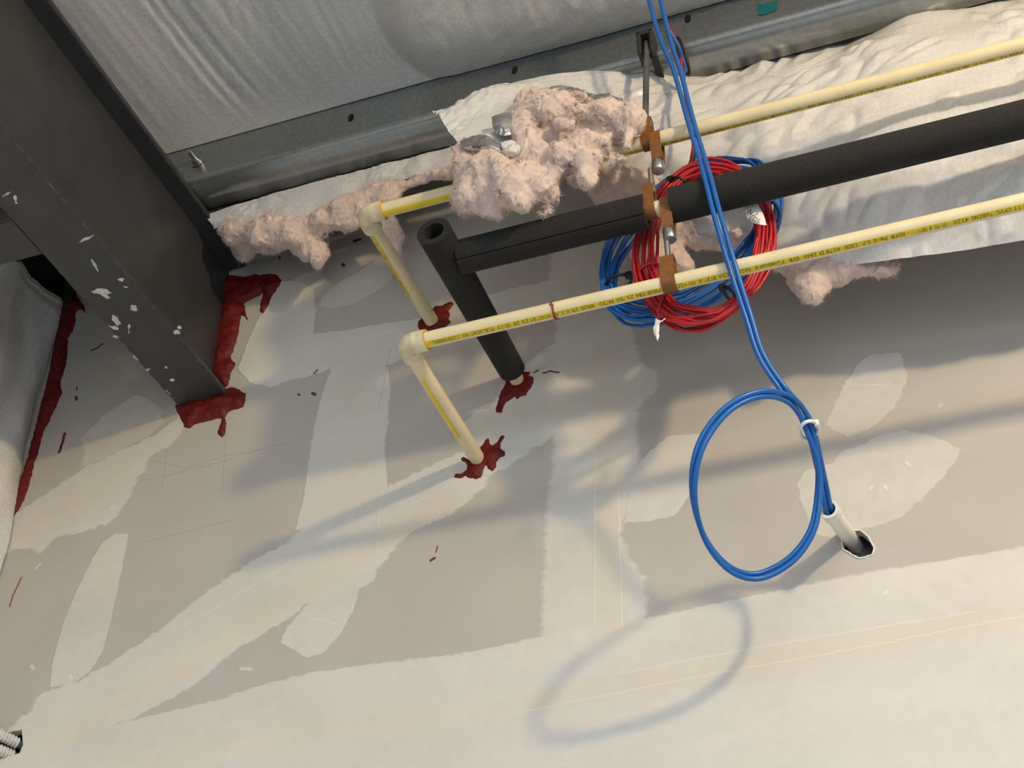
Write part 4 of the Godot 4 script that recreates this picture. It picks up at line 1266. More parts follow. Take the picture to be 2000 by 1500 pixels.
func elbow(parent: Node3D, at: Vector3) -> void:
	var p := PackedVector3Array()
	p.append(at + Vector3(0.030, 0, 0))
	for k in 9:
		var a := PI / 2 * k / 8.0
		p.append(at + Vector3(0.010 - 0.010 * sin(a), 0, -0.010 + 0.010 * cos(a)))
	p.append(at + Vector3(0, 0, -0.030))
	var e := part(tube(p, 0.0138, 28), "elbow", mats.cpvc_fitting, parent)
	part(tube(PackedVector3Array([at + Vector3(0.012, 0, 0), at + Vector3(0.0305, 0, 0)]), 0.0149, 28), "socket", mats.cpvc_fitting, e)
	part(tube(PackedVector3Array([at + Vector3(0, 0, -0.012), at + Vector3(0, 0, -0.0305)]), 0.0149, 28), "socket", mats.cpvc_fitting, e)
	part(tube(PackedVector3Array([at + Vector3(0.0300, 0, 0), at + Vector3(0.0312, 0, 0)]), 0.0147, 28), "primer_ring", mats.primer_yellow, e)


func build_pipes() -> void:
	var r := 0.0111
	# upper line
	var y1 := 3.165
	var e1 := Vector3(-0.752, y1, pipe_z)
	var t := thing("water_pipe", "upper cream plastic water pipe passing through the pink insulation wad", "pipe", e1, "cream water pipes")
	part(x_tube(e1.x, 1.9, y1, r), "run", mats.cpvc, t)
	var s1 := Vector3(-0.760, 3.184, 0.0)
	part(tube(PackedVector3Array([s1, e1]), r, 28), "stub", mats.cpvc, t)
	elbow(t, e1)
	part(ink_strip(Vector3(e1.x + 0.031, y1, pipe_z), Vector3(e1.x + 0.16, y1, pipe_z), r + 0.0001, deg_to_rad(-100), deg_to_rad(-52), Vector3.BACK, Vector3.UP), "yellow_stripe", mats.stripe_yellow, t)
	part(ink_strip(Vector3(e1.x + 0.16, y1, pipe_z), Vector3(1.9, y1, pipe_z), r + 0.0001, deg_to_rad(-114), deg_to_rad(-84), Vector3.BACK, Vector3.UP), "yellow_stripe", mats.stripe_yellow, t)
	part(ink_strip(e1 + Vector3(0, 0.001, -0.031), s1 + Vector3(0, 0, 0.01), r + 0.0001, deg_to_rad(-135), deg_to_rad(-100), Vector3.RIGHT, Vector3.UP), "yellow_stripe", mats.stripe_yellow, t)
	part(lettering(["E", "PIPE®", "PLN.", "12007", "3/4\"", "SDR", "11", "CPVC", "TUBING", "4120", "100 PSI @ 180°F", "NSF®", "Pw-G", "U.P.", "CODE", "ASTM", "D", "2846", "©V®", "FlowGuard", "Gold®", "CSA", "B137.6", "(M)", "≈", "ICC-ES", "PMG®", "E84", "25/50", "RATED", "MADE", "IN", "U.S.A.", "01", "23", "26"],
		[0.1886, 0.1815, 0.162, 0.1469, 0.1305, 0.1141, 0.1022, 0.0942, 0.0789, 0.0582, 0.0401, 0.0042, -0.0114, -0.0258, -0.0381, -0.0519, -0.0678, -0.0726, -0.0893, -0.1067, -0.1334, -0.1546, -0.1666, -0.1865, -0.1923, -0.1965, -0.2152, -0.231, -0.2411, -0.26, -0.2797, -0.295, -0.3009, -0.3289, -0.3363, -0.3437],
		[0.1847, 0.1652, 0.1522, 0.1338, 0.1193, 0.1061, 0.0975, 0.0829, 0.0609, 0.0461, 0.0151, -0.008, -0.023, -0.0354, -0.0505, -0.0643, -0.0705, -0.0858, -0.0997, -0.1313, -0.1496, -0.1638, -0.1837, -0.1908, -0.1958, -0.2123, -0.2281, -0.239, -0.2578, -0.276, -0.2914, -0.2994, -0.3142, -0.3341, -0.3415, -0.3489],
		y1, pipe_z, deg_to_rad(-94), 0.0046), "lettering", mats.print_black, t)
	part(z_lettering(["3/4\" SDR 11", "CPVC TUBING 4120", "100 PSI @ 180°F", "NSF® Pw-G", "ASTM D 2846", "FlowGuard Gold"], e1 + Vector3(0, 0, -0.034), s1 + Vector3(0, 0, 0.02), deg_to_rad(-122), 0.0042), "lettering", mats.print_black, t)

	# lower line
	var y3 := 2.9
	var e3 := Vector3(-0.6755, y3, pipe_z)
	t = thing("water_pipe", "lower cream plastic water pipe with yellow stripe, in front of the wire coils", "pipe", e3, "cream water pipes")
	part(x_tube(e3.x, 1.9, y3, r), "run", mats.cpvc, t)
	var s3 := Vector3(-0.678, 2.896, 0.0)
	part(tube(PackedVector3Array([s3, e3]), r, 28), "stub", mats.cpvc, t)
	elbow(t, e3)
	part(ink_strip(Vector3(e3.x + 0.031, y3, pipe_z), Vector3(1.9, y3, pipe_z), r + 0.0001, deg_to_rad(-92), deg_to_rad(-52), Vector3.BACK, Vector3.UP), "yellow_stripe", mats.stripe_yellow, t)
	part(ink_strip(e3 + Vector3(0, 0, -0.031), s3 + Vector3(0, 0, 0.075), r + 0.0001, deg_to_rad(-118), deg_to_rad(-86), Vector3.RIGHT, Vector3.UP), "yellow_stripe", mats.stripe_yellow, t)
	part(lettering(["SDR", "11", "CPVC", "TUBING", "4120", "100 PSI @ 180°F", "NSF®", "Pw-G", "U.P.", "CODE", "ASTM", "D", "2846", "©V®", "FlowGuard", "Gold®", "CSA", "B137.6", "(M)", "≈", "ICC-ES", "PMG®", "E84", "25/50", "RATED", "MADE", "IN", "U.S.A.", "H107", "01", "23", "26", "00:13", "PLN.UENT", "9021", ":", "INFORMAL"],
		[0.1393, 0.1279, 0.1164, 0.0947, 0.066, 0.0408, -0.0107, -0.032, -0.0528, -0.0687, -0.0897, -0.1102, -0.1192, -0.1412, -0.1607, -0.2027, -0.2311, -0.2478, -0.2746, -0.2861, -0.2908, -0.3199, -0.3411, -0.3562, -0.3831, -0.4095, -0.4312, -0.4432, -0.4693, -0.4892, -0.4992, -0.512, -0.525, -0.548, -0.5836, -0.5968, -0.6012],
		[0.1309, 0.1207, 0.0989, 0.0703, 0.0488, 0.0055, -0.027, -0.0484, -0.0642, -0.0846, -0.107, -0.1154, -0.1354, -0.1536, -0.1967, -0.2225, -0.2445, -0.2699, -0.2827, -0.2894, -0.3138, -0.3377, -0.3528, -0.3783, -0.4019, -0.427, -0.4389, -0.4636, -0.4863, -0.4963, -0.5077, -0.5199, -0.5415, -0.5807, -0.5924, -0.599, -0.6358],
		y3, pipe_z, deg_to_rad(-72), 0.0056), "lettering", mats.print_black, t)
	part(z_lettering(["IPS", "E84"], e3 + Vector3(0, 0, -0.034), e3 + Vector3(0, 0, -0.085), deg_to_rad(-103), 0.006), "lettering", mats.print_black, t)
	# thin brown band wound round the lower pipe
	var ring := PackedVector3Array()
	var bx: float = [-0.4643][0]
	for k in 57:
		var a := TAU * 2.0 * k / 56.0
		ring.append(Vector3(bx + 0.004 * k / 56.0 - 0.002 + (0.003 * sin(a * 0.5)), y3 + sin(a) * (r + 0.0011), pipe_z + cos(a) * (r + 0.0011)))
	solo(tube(ring, 0.0011, 8), "brown_band", mats.band_brown, "thin brown band wound twice around the lower water pipe", "band")

	# middle line under black foam
	var y2 := 3.035
	var s2 := Vector3(-0.6150, 3.026, 0.0)
	var e2 := Vector3(-0.618, 3.041, pipe_z)
	t = thing("insulated_pipe", "middle water pipe mostly hidden in black foam pipe insulation", "pipe", e2)
	part(x_tube(e2.x + 0.004, 1.9, y2, r), "run", mats.cpvc, t)
	part(tube(PackedVector3Array([s2, e2]), r, 28), "stub", mats.cpvc, t)
	var slit := deg_to_rad(-50.0 + 360.0)
	var o := circle(0.0245, 144, slit, 0.003)
	var hole := circle(0.0152, 144)
	var xs: Array = [-0.5986, -0.332, -0.2965]
	var fo := thing("foam_sleeve", "black foam sleeve with a lengthwise slit on the middle pipe, left of the hangers", "pipe insulation", Vector3(xs[0], y2, pipe_z), "black foam pipe sleeves")
	part(sleeve(o, hole, Vector3(xs[0], y2, pipe_z), Vector3.BACK, Vector3.UP, Vector3(xs[1] - xs[0], 0, 0)), "sleeve", mats.foam, fo)
	fo = thing("foam_sleeve", "long black foam sleeve on the middle pipe, right of the hangers", "pipe insulation", Vector3(xs[2], y2, pipe_z), "black foam pipe sleeves")
	part(sleeve(circle(0.0245, 144, deg_to_rad(100), 0.003), hole, Vector3(xs[2], y2, pipe_z), Vector3.BACK, Vector3.UP, Vector3(1.9 - xs[2], 0, 0)), "sleeve", mats.foam, fo)
	var fa: Vector3 = Vector3(-0.6145, 3.0271, 0.028)
	var fb := Vector3(-0.6185, 3.044, 0.336)
	var ax := (fb - fa)
	var sx := Vector3.UP.cross(ax.normalized()).normalized()
	var sy := ax.normalized().cross(sx)
	fo = thing("foam_sleeve", "short black foam sleeve with open end, reaching from the wall to the middle pipe elbow", "pipe insulation", fa, "black foam pipe sleeves")
	part(sleeve(circle(0.0205, 144, deg_to_rad(60), 0.003), circle(0.0125, 144), fa, sx, sy, ax, 1.2), "sleeve", mats.foam, fo)


func z_lettering(words: Array, a: Vector3, b: Vector3, ang: float, high: float) -> ArrayMesh:
	var st := SurfaceTool.new()
	st.begin(Mesh.PRIMITIVE_TRIANGLES)
	st.set_smooth_group(-1)
	var n := words.size()
	for i in n:
		var tmp := SurfaceTool.new()
		tmp.begin(Mesh.PRIMITIVE_TRIANGLES)
		letter(tmp, words[i], (i + 0.04) / n, (i + 0.94) / n, 0.0, 0.0, 0.01145, 0.0, high)
		var arr := tmp.commit_to_arrays()
		if arr[Mesh.ARRAY_VERTEX] == null: continue
		for p in arr[Mesh.ARRAY_VERTEX]:
			var t := ang + atan2(p.y, p.z)
			st.add_vertex(a.lerp(b, p.x) + Vector3(cos(t), sin(t), 0) * 0.01145)
	st.generate_normals()
	return st.commit()


# ------------------------------------------------------------------ hangers
func strap(parent: Node3D, x: float, y: float, z: float, up: float, wide := 0.0155) -> void:
	var q := PackedVector2Array()
	var r := 0.0128
	for k in 17:
		var a := PI + PI * k / 16.0
		q.append(Vector2(cos(a) * r, sin(a) * r * up))
	for s in [[r, 0.014], [r * 0.98, 0.020], [0.0085, 0.034], [0.0080, 0.042], [0.0065, 0.0435], [-0.0065, 0.0435], [-0.0080, 0.042], [-0.0085, 0.034], [-r * 0.98, 0.020], [-r, 0.014]]:
		q.append(Vector2(s[0], s[1] * up))
	var inner := PackedVector2Array()
	var n := q.size()
	for k in n:
		var d := (q[(k + 1) % n] - q[(k + n - 1) % n]).normalized()
		inner.append(q[k] + Vector2(-d.y, d.x) * 0.0015 * up)
	part(sleeve(q, inner, Vector3(x - wide / 2, y, z), Vector3.BACK, Vector3.UP, Vector3(wide, 0, 0)), "strap", mats.hanger_brown, parent)


func nut(parent: Node3D, x: float, y0: float, y1: float, z: float, r: float, called := "knurled_nut") -> void:
	var p := PackedVector3Array([Vector3(x, y0, z), Vector3(x, lerpf(y0, y1, 0.06), z), Vector3(x, lerpf(y0, y1, 0.94), z), Vector3(x, y1, z)])
	part(tube(p, r, 18, PackedFloat32Array([r * 0.93, r, r, r * 0.93])), called, mats.zinc, parent)


func rod(called: String, label: String, x: float, y0: float, y1: float, z: float, r: float, top := Vector3.ZERO) -> void:
	var p := PackedVector3Array()
	var rr := PackedFloat32Array()
	var a := Vector3(x, y0, z)
	var b := top if top != Vector3.ZERO else Vector3(x, y1, z)
	var n := int(a.distance_to(b) / 0.0009)
	for i in n + 1:
		p.append(a.lerp(b, float(i) / n))
		rr.append(r if i % 2 else r * 0.94)
	var t := thing(called, label, "rod", a, "hanger rods")
	part(tube(p, r, 12, rr), "threaded_shank", mats.rod_steel if top != Vector3.ZERO else mats.zinc, t)


func build_hangers() -> void:
	var xs1: Array = [-0.3215, -0.3105]
	var xs2: Array = [-0.3256, -0.3029]
	var xs3: Array = [-0.3084]
	var t := thing("pipe_hanger", "brown strap hanger holding the upper water pipe from the long rod", "hanger", Vector3(xs1[0], 3.165, pipe_z), "brown strap hangers")
	strap(t, xs1[0], 3.165, pipe_z, 1.0)
	nut(t, xs1[0], 3.196, 3.208, pipe_z, 0.0072)
	t = thing("pipe_hanger", "brown strap hanger turned downward on the upper water pipe", "hanger", Vector3(xs1[1], 3.165, pipe_z), "brown strap hangers")
	strap(t, xs1[1] + 0.001, 3.165, pipe_z, -1.0)
	nut(t, xs1[1], 3.104, 3.1215, pipe_z, 0.0088)
	t = thing("pipe_hanger", "brown strap hanger over the foam end of the middle pipe", "hanger", Vector3(xs2[0], 3.035, pipe_z), "brown strap hangers")
	strap(t, xs2[0], 3.035, pipe_z, 1.0)
	nut(t, xs2[0] + 0.002, 3.066, 3.078, pipe_z, 0.0072)
	t = thing("pipe_hanger", "brown strap hanger turned downward on the bare gap of the middle pipe", "hanger", Vector3(xs2[1], 3.035, pipe_z), "brown strap hangers")
	strap(t, xs2[1], 3.035, pipe_z, -1.0)
	nut(t, xs2[1], 2.974, 2.9915, pipe_z, 0.0088)
	t = thing("pipe_hanger", "lowest brown strap hanger holding the lower striped water pipe", "hanger", Vector3(xs3[0], 2.9, pipe_z), "brown strap hangers")
	strap(t, xs3[0], 2.9, pipe_z, 1.0, 0.019)
	nut(t, xs3[0], 2.931, 2.943, pipe_z, 0.0072)
	rod("hanger_rod", "long grey threaded rod hanging from the black clamp to the upper pipe", xs1[0] - 0.002, 3.200, 3.452, pipe_z, 0.0047, Vector3(-0.3257, 3.4482, 0.218))
	rod("hanger_rod", "short bright threaded rod between the upper and middle pipe hangers", xs2[0] + 0.004, 3.068, 3.112, pipe_z, 0.0038)
	rod("hanger_rod", "short bright threaded rod between the middle and lower pipe hangers", xs3[0] + 0.001, 2.934, 2.985, pipe_z, 0.0038)
	# beam clamp hooked on the purlin lip
	var k: Vector3 = Vector3(-0.3261, 3.4382, 0.21)
	t = thing("beam_clamp", "black iron C-clamp gripping the purlin lip above the rod", "clamp", k)
	for d in [-1.0, 1.0]:
		var c := k + Vector3(0.0098 * d, 0, 0)
		part(box(c + Vector3(-0.0032, -0.022, -0.012), c + Vector3(0.0032, 0.026, 0.020), 0.0015), "cheek", mats.black_iron, t)
	part(box(k + Vector3(-0.013, 0.020, -0.016), k + Vector3(0.013, 0.028, 0.020), 0.0015), "top_jaw", mats.black_iron, t)
	part(box(k + Vector3(0.003, -0.022, -0.055), k + Vector3(0.013, -0.0135, 0.004), 0.0015), "bottom_jaw", mats.black_iron, t)


# ------------------------------------------------------------------ wire coils
func coil_path(c: Vector3, ex: Vector3, ey: Vector3, turns: int, spread: float, deep: float, sd: int, lead: PackedVector3Array, start: float, tie_a: float) -> PackedVector3Array:
	var r := RandomNumberGenerator.new()
	r.seed = sd
	var nz := FastNoiseLite.new()
	nz.seed = sd
	nz.frequency = 0.9
	var rho := []
	var zet := []
	for k in turns + 2:
		rho.append(r.randf_range(-1, 1) * spread)
		zet.append(r.randf_range(-1, 1) * deep)
	var out := PackedVector3Array()
	var first := Vector3.ZERO
	var n := 56
	for i in turns * n + 1:
		var k := i / n
		var f := float(i % n) / n
		var a := start + TAU * f
		var tight := 0.45 + 0.55 * smoothstep(0.0, 0.9, absf(wrapf(a - tie_a, -PI, PI)))
		var ro: float = lerpf(rho[k], rho[k + 1], smoothstep(0.55, 1.0, f)) * tight + 0.005 * nz.get_noise_2d(cos(a) * 1.5 + k * 7.0, sin(a) * 1.5)
		var zo: float = lerpf(zet[k], zet[k + 1], smoothstep(0.55, 1.0, f)) * tight + 0.004 * nz.get_noise_2d(cos(a) * 1.5 + k * 7.0 + 50.0, sin(a) * 1.5)
		var d := (ex * cos(a) + ey * sin(a))
		out.append(c + d + d.normalized() * ro + Vector3(0, 0, zo))
	var all := PackedVector3Array()
	if lead.size():
		var l := lead.duplicate()
		l.append(out[0])
		all.append_array(smooth(l, 8))
		all.remove_at(all.size() - 1)
	all.append_array(out)
	return all


func tie_band(parent: Node3D, at: Vector3, side: Vector3, half: float, deep: float, material: Material, wire := 0.0022, head := true) -> void:
	var p := PackedVector3Array()
	for k in 25:
		var a := TAU * k / 24.0
		p.append(at + side.normalized() * cos(a) * half + Vector3(0, 0, 1) * sin(a) * deep)
	part(tube(p, wire, 8), "tie", material, parent)
	if head:
		var h := at + side.normalized() * half * 0.95 + Vector3(0, 0, deep * 0.5)
		part(box(h - Vector3(0.005, 0.005, 0.004), h + Vector3(0.005, 0.005, 0.004), 0.0015), "tie_head", material, parent)


func build_coils() -> void:
	var l: Vector3 = Vector3(-0.3462, 3.0182, 0.236)
	var r: Vector3 = Vector3(-0.1877, 2.9779, 0.236)
	var u: Vector3 = Vector3(-0.244, 3.1303, 0.236)
	var d: Vector3 = Vector3(-0.2833, 2.8716, 0.236)
	var c := (l + r + u + d) / 4.0
	var t := thing("red_wire_coil", "red wire wound in an oval coil hanging behind the pipes with a white tag", "cable", d)
	part(tube(coil_path(c, (r - l) / 2.0, (u - d) / 2.0, 15, 0.016, 0.012, 5, PackedVector3Array([Vector3(-0.2858, 3.4365, 0.26), Vector3(-0.2784, 3.4219, 0.235), Vector3(-0.2757, 3.3986, 0.215), Vector3(-0.2756, 3.3496, 0.22), Vector3(-0.2653, 3.2252, 0.262), Vector3(-0.2665, 3.1955, 0.24), Vector3(-0.2695, 3.1657, 0.24), Vector3(-0.2797, 3.1426, 0.236)]), PI * 0.75, -0.9), 0.0024, 8), "wire", mats.red_wire, t)
	tie_band(t, Vector3(-0.2397, 2.8981, 0.236), Vector3(-0.8, 1, 0), 0.013, 0.016, mats.black_plastic)
	tie_band(t, Vector3(-0.3446, 2.9712, 0.236), Vector3(1, 0.25, 0), 0.016, 0.014, mats.red_wire, 0.0022, false)
	tie_band(t, Vector3(-0.3276, 2.906, 0.236), Vector3(0.45, 1, 0), 0.020, 0.015, mats.red_wire, 0.0022, false)
	tie_band(t, Vector3(-0.2918, 3.1166, 0.236), Vector3(-1, 0.6, 0), 0.014, 0.014, mats.black_plastic)
	# hand-written tape flag
	var tag_rows := [
		[Vector3(-0.2052, 3.0298, 0.258), Vector3(-0.196, 3.0231, 0.262), Vector3(-0.1866, 3.0246, 0.26)],
		[Vector3(-0.2042, 3.0117, 0.261), Vector3(-0.1929, 3.0054, 0.265), Vector3(-0.1824, 3.0075, 0.262)],
		[Vector3(-0.2012, 2.9978, 0.262), Vector3(-0.1907, 2.9909, 0.266), Vector3(-0.1795, 2.9936, 0.263)],
		[Vector3(-0.1934, 2.987, 0.262), Vector3(-0.1854, 2.9809, 0.264), Vector3(-0.1785, 2.9795, 0.262)]]
	part(sheet(tag_rows, 6, 5, 0.0, 0.0, 3), "paper_tag", mats.white_tape, t)
	var ink := SurfaceTool.new()
	ink.begin(Mesh.PRIMITIVE_TRIANGLES)
	flat_text(ink, "N2", Vector3(-0.1982, 3.004, 0.2695), Vector3(-0.1875, 2.9931, 0.2705), 0.0075)
	flat_text(ink, "EOL", Vector3(-0.198, 2.9915, 0.27), Vector3(-0.1832, 2.9817, 0.2705), 0.0065)
	ink.generate_normals()
	part(ink.commit(), "handwriting", mats.ink, t)
	var tail := sheet([
		[Vector3(-0.3378, 2.8777, 0.248), Vector3(-0.3315, 2.8709, 0.25), Vector3(-0.3245, 2.874, 0.25)],
		[Vector3(-0.3401, 2.8647, 0.25), Vector3(-0.3357, 2.8602, 0.252), Vector3(-0.3328, 2.8628, 0.252)],
		[Vector3(-0.3415, 2.8531, 0.25), Vector3(-0.3378, 2.8488, 0.252), Vector3(-0.3347, 2.8529, 0.25)],
		[Vector3(-0.3394, 2.8424, 0.25), Vector3(-0.3374, 2.8377, 0.251), Vector3(-0.3344, 2.8461, 0.25)]], 5, 6, 0.002, 0.002, 4, 60.0, 90.0)
	part(tail, "tape_tail", mats.white_tape, t)

	l = Vector3(-0.3976, 3.0357, 0.212)
	r = Vector3(-0.1825, 3.0251, 0.212)
	u = Vector3(-0.239, 3.1464, 0.212)
	d = Vector3(-0.339, 2.9169, 0.212)
	c = (l + r + u + d) / 4.0
	t = thing("blue_wire_coil", "blue wire wound in an oval coil hanging behind the red coil", "cable", d)
	part(tube(coil_path(c, (r - l) / 2.0, (u - d) / 2.0, 13, 0.020, 0.012, 8, PackedVector3Array([Vector3(-0.2855, 3.4337, 0.25), Vector3(-0.2767, 3.4117, 0.232), Vector3(-0.2723, 3.3877, 0.21), Vector3(-0.2741, 3.3377, 0.22), Vector3(-0.2694, 3.2437, 0.235), Vector3(-0.2655, 3.1835, 0.236), Vector3(-0.2697, 3.1681, 0.227), Vector3(-0.279, 3.155, 0.212)]), PI * 0.62, 3.6), 0.0026, 8), "wire", mats.blue_wire, t)
	tie_band(t, Vector3(-0.394, 2.9856, 0.212), Vector3(1, 0.15, 0), 0.018, 0.015, mats.black_plastic)
	part(tube(smooth(PackedVector3Array([Vector3(-0.2124, 3.1565, 0.212), Vector3(-0.1896, 3.143, 0.222), Vector3(-0.1758, 3.1254, 0.227), Vector3(-0.1731, 3.1138, 0.212)]), 8), 0.0026, 8), "stray_turn", mats.blue_wire, t)
	part(tube(smooth(PackedVector3Array([Vector3(-0.1838, 3.0593, 0.222), Vector3(-0.1691, 3.0453, 0.232), Vector3(-0.1634, 3.0274, 0.232), Vector3(-0.1665, 3.0142, 0.227), Vector3(-0.1819, 3.0174, 0.212)]), 8), 0.0026, 8), "stray_turn", mats.blue_wire, t)
	# black strap that ties the wires to the purlin lip
	var a: Vector3 = Vector3(-0.2787, 3.4319, 0.222)
	var b: Vector3 = Vector3(-0.2685, 3.3774, 0.2)
	var p := PackedVector3Array()
	for k in 33:
		var ang := TAU * k / 32.0
		p.append((a + b) / 2.0 + (a - b) / 2.0 * cos(ang) + Vector3(0.004, 0.006, 0.012) * sin(ang))
	solo(tube(p, 0.0024, 8), "black_cable_tie", mats.black_plastic, "black tie looped round the purlin lip holding thin red and blue wires", "cable tie")


func flat_text(st: SurfaceTool, text: String, a: Vector3, b: Vector3, high: float) -> void:
	var f := SystemFont.new()
	f.font_names = PackedStringArray(["Droid Sans"])
	f.font_italic = true
	var tm := TextMesh.new()
	tm.font = f
	tm.text = text
	tm.font_size = 40
	tm.pixel_size = 0.001
	tm.depth = 0.0
	var arr := tm.get_mesh_arrays()
	var v: PackedVector3Array = arr[Mesh.ARRAY_VERTEX]
	var ids: PackedInt32Array = arr[Mesh.ARRAY_INDEX] if arr[Mesh.ARRAY_INDEX] != null else PackedInt32Array(range(v.size()))
	var lo := v[0]
	var hi := v[0]
	for p in v:
		lo = lo.min(p)
		hi = hi.max(p)
	var ex := (b - a)
	var ey := Vector3.BACK.cross(ex).normalized()
	for i in ids:
		st.add_vertex(a + ex * (v[i].x - lo.x) / (hi.x - lo.x) + ey * ((v[i].y - (lo.y + hi.y) / 2.0) / (hi.y - lo.y)) * high)


# ------------------------------------------------------------------ hanging data cables
func build_data_cables() -> void:
	var p := PackedVector3Array([Vector3(-0.3058, 3.5684, 0.33), Vector3(-0.2875, 3.426, 0.325), Vector3(-0.2818, 3.3659, 0.32), Vector3(-0.2746, 3.3092, 0.318), Vector3(-0.265, 3.2544, 0.315), Vector3(-0.2541, 3.1517, 0.31), Vector3(-0.2406, 3.0472, 0.312), Vector3(-0.2327, 2.9705, 0.312), Vector3(-0.2234, 2.8898, 0.3), Vector3(-0.2146, 2.8232, 0.275), Vector3(-0.2068, 2.7699, 0.262), Vector3(-0.1865, 2.7217, 0.245),
		Vector3(-0.1743, 2.7109, 0.215), Vector3(-0.1692, 2.6897, 0.19), Vector3(-0.1691, 2.6622, 0.162), Vector3(-0.175, 2.631, 0.148), Vector3(-0.1883, 2.5908, 0.14), Vector3(-0.2113, 2.5618, 0.136), Vector3(-0.2398, 2.543, 0.138), Vector3(-0.2666, 2.5337, 0.148), Vector3(-0.2899, 2.5375, 0.17), Vector3(-0.305, 2.5526, 0.205), Vector3(-0.3088, 2.573, 0.238), Vector3(-0.3043, 2.5966, 0.268), Vector3(-0.2927, 2.6265, 0.285), Vector3(-0.2756, 2.6544, 0.29), Vector3(-0.2512, 2.6797, 0.29), Vector3(-0.2254, 2.697, 0.282), Vector3(-0.2013, 2.7082, 0.265), Vector3(-0.1819, 2.7144, 0.235), Vector3(-0.1717, 2.7071, 0.205), Vector3(-0.1692, 2.6977, 0.178), Vector3(-0.1694, 2.6777, 0.15), Vector3(-0.1706, 2.66, 0.118), Vector3(-0.172, 2.6436, 0.0905), Vector3(-0.169, 2.6487, 0.062), Vector3(-0.166, 2.6524, 0.034)])
	var q := smooth(p, 10)
	var fr := frames(q)
	var labels := ["blue data cable, left of the pair, looped and fed into the white conduit", "blue data cable, right of the pair, looped and fed into the white conduit"]
	for s in 2:
		var path := PackedVector3Array()
		for i in q.size():
			var f := float(i) / q.size()
			var tw := (0.4 + 1.5 * sin(f * 9.0)) * smoothstep(0.08, 0.2, f)
			var off: Vector3 = Vector3(1, 0.12, 0) if f < 0.35 else (fr[i][0] * cos(tw) + fr[i][1] * sin(tw))
			if f >= 0.30 and f < 0.42:
				off = Vector3(1, 0.12, 0).lerp(fr[i][0] * cos(tw) + fr[i][1] * sin(tw), smoothstep(0.30, 0.42, f)).normalized()
			var gap := 0.0035 + 0.0042 * smoothstep(0.17, 0.02, f) + 0.0005 * sin(f * 40.0)
			if f > 0.96: gap = 0.0035
			path.append(q[i] + off * gap * (1.0 if s else -1.0))
		var t := thing("data_cable", labels[s], "cable", path[path.size() / 2], "blue data cables")
		part(tube(path, 0.0034, 12), "jacket", mats.blue_jacket, t)
	# white tie round the pair
	var c: Vector3 = Vector3(-0.1705, 2.6963, 0.192)
	var ring := PackedVector3Array()
	var side := Vector3(1, 0.28, 0).normalized()
	for k in 29:
		var a := TAU * k / 28.0
		ring.append(c + side * cos(a) * 0.0118 + Vector3(0, 0, 1) * sin(a) * 0.018)
	var t2 := thing("white_cable_tie", "white plastic tie binding the blue cables where the loop closes", "cable tie", c)
	part(tube(ring, 0.0024, 8), "band", mats.white_plastic, t2)
	part(box(c + Vector3(0.008, -0.001, 0.002), c + Vector3(0.014, 0.008, 0.009), 0.001), "head", mats.white_plastic, t2)


# ------------------------------------------------------------------ conduits
func build_conduits() -> void:
	var a: Vector3 = Vector3(-0.1566, 2.6625, -0.05)
	var b: Vector3 = Vector3(-0.1721, 2.644, 0.09)
	var ax := b - a
	var d := ax.normalized()
	var sx := Vector3.UP.cross(d).normalized()
	var sy := d.cross(sx)
	var t := thing("plastic_conduit", "short white plastic conduit stub sticking out of the round wall hole", "conduit", a)
	part(sleeve(circle(0.0108, 36), circle(0.0088, 36), a, sx, sy, ax), "tube", mats.white_plastic, t)
	part(sleeve(circle(0.0128, 36), circle(0.0092, 36), b - d * 0.02, sx, sy, d * 0.021), "collar", mats.white_plastic, t)
	# two corrugated flexible conduits at the lower left
	var names := ["upper white corrugated flexible conduit entering the wall hole at lower left corner", "lower white corrugated flexible conduit entering the wall hole at lower left corner"]
	var ends := [[Vector3(-1.4095, 2.5631, -0.01), Vector3(-1.4476, 2.577, 0.06)], [Vector3(-1.4141, 2.5444, -0.01), Vector3(-1.4521, 2.5528, 0.06)]]
	for k in 2:
		var p0: Vector3 = ends[k][0]
		var p1: Vector3 = ends[k][1]
		var path := PackedVector3Array()
		var rr := PackedFloat32Array()
		for i in 121:
			path.append(p0.lerp(p1, i / 120.0))
			rr.append(0.0082 + 0.0012 * sin(TAU * i / 7.5))
		t = thing("flexible_conduit", names[k], "conduit", p0, "corrugated conduits at lower left")
		part(tube(path, 0.008, 20, rr), "corrugated_sheath", mats.flex_white, t)
		part(tube(PackedVector3Array([p0 - (p1 - p0).normalized() * 0.05, p0 + (p1 - p0).normalized() * 0.002]), 0.0068, 18), "connector", mats.galvanized, t)


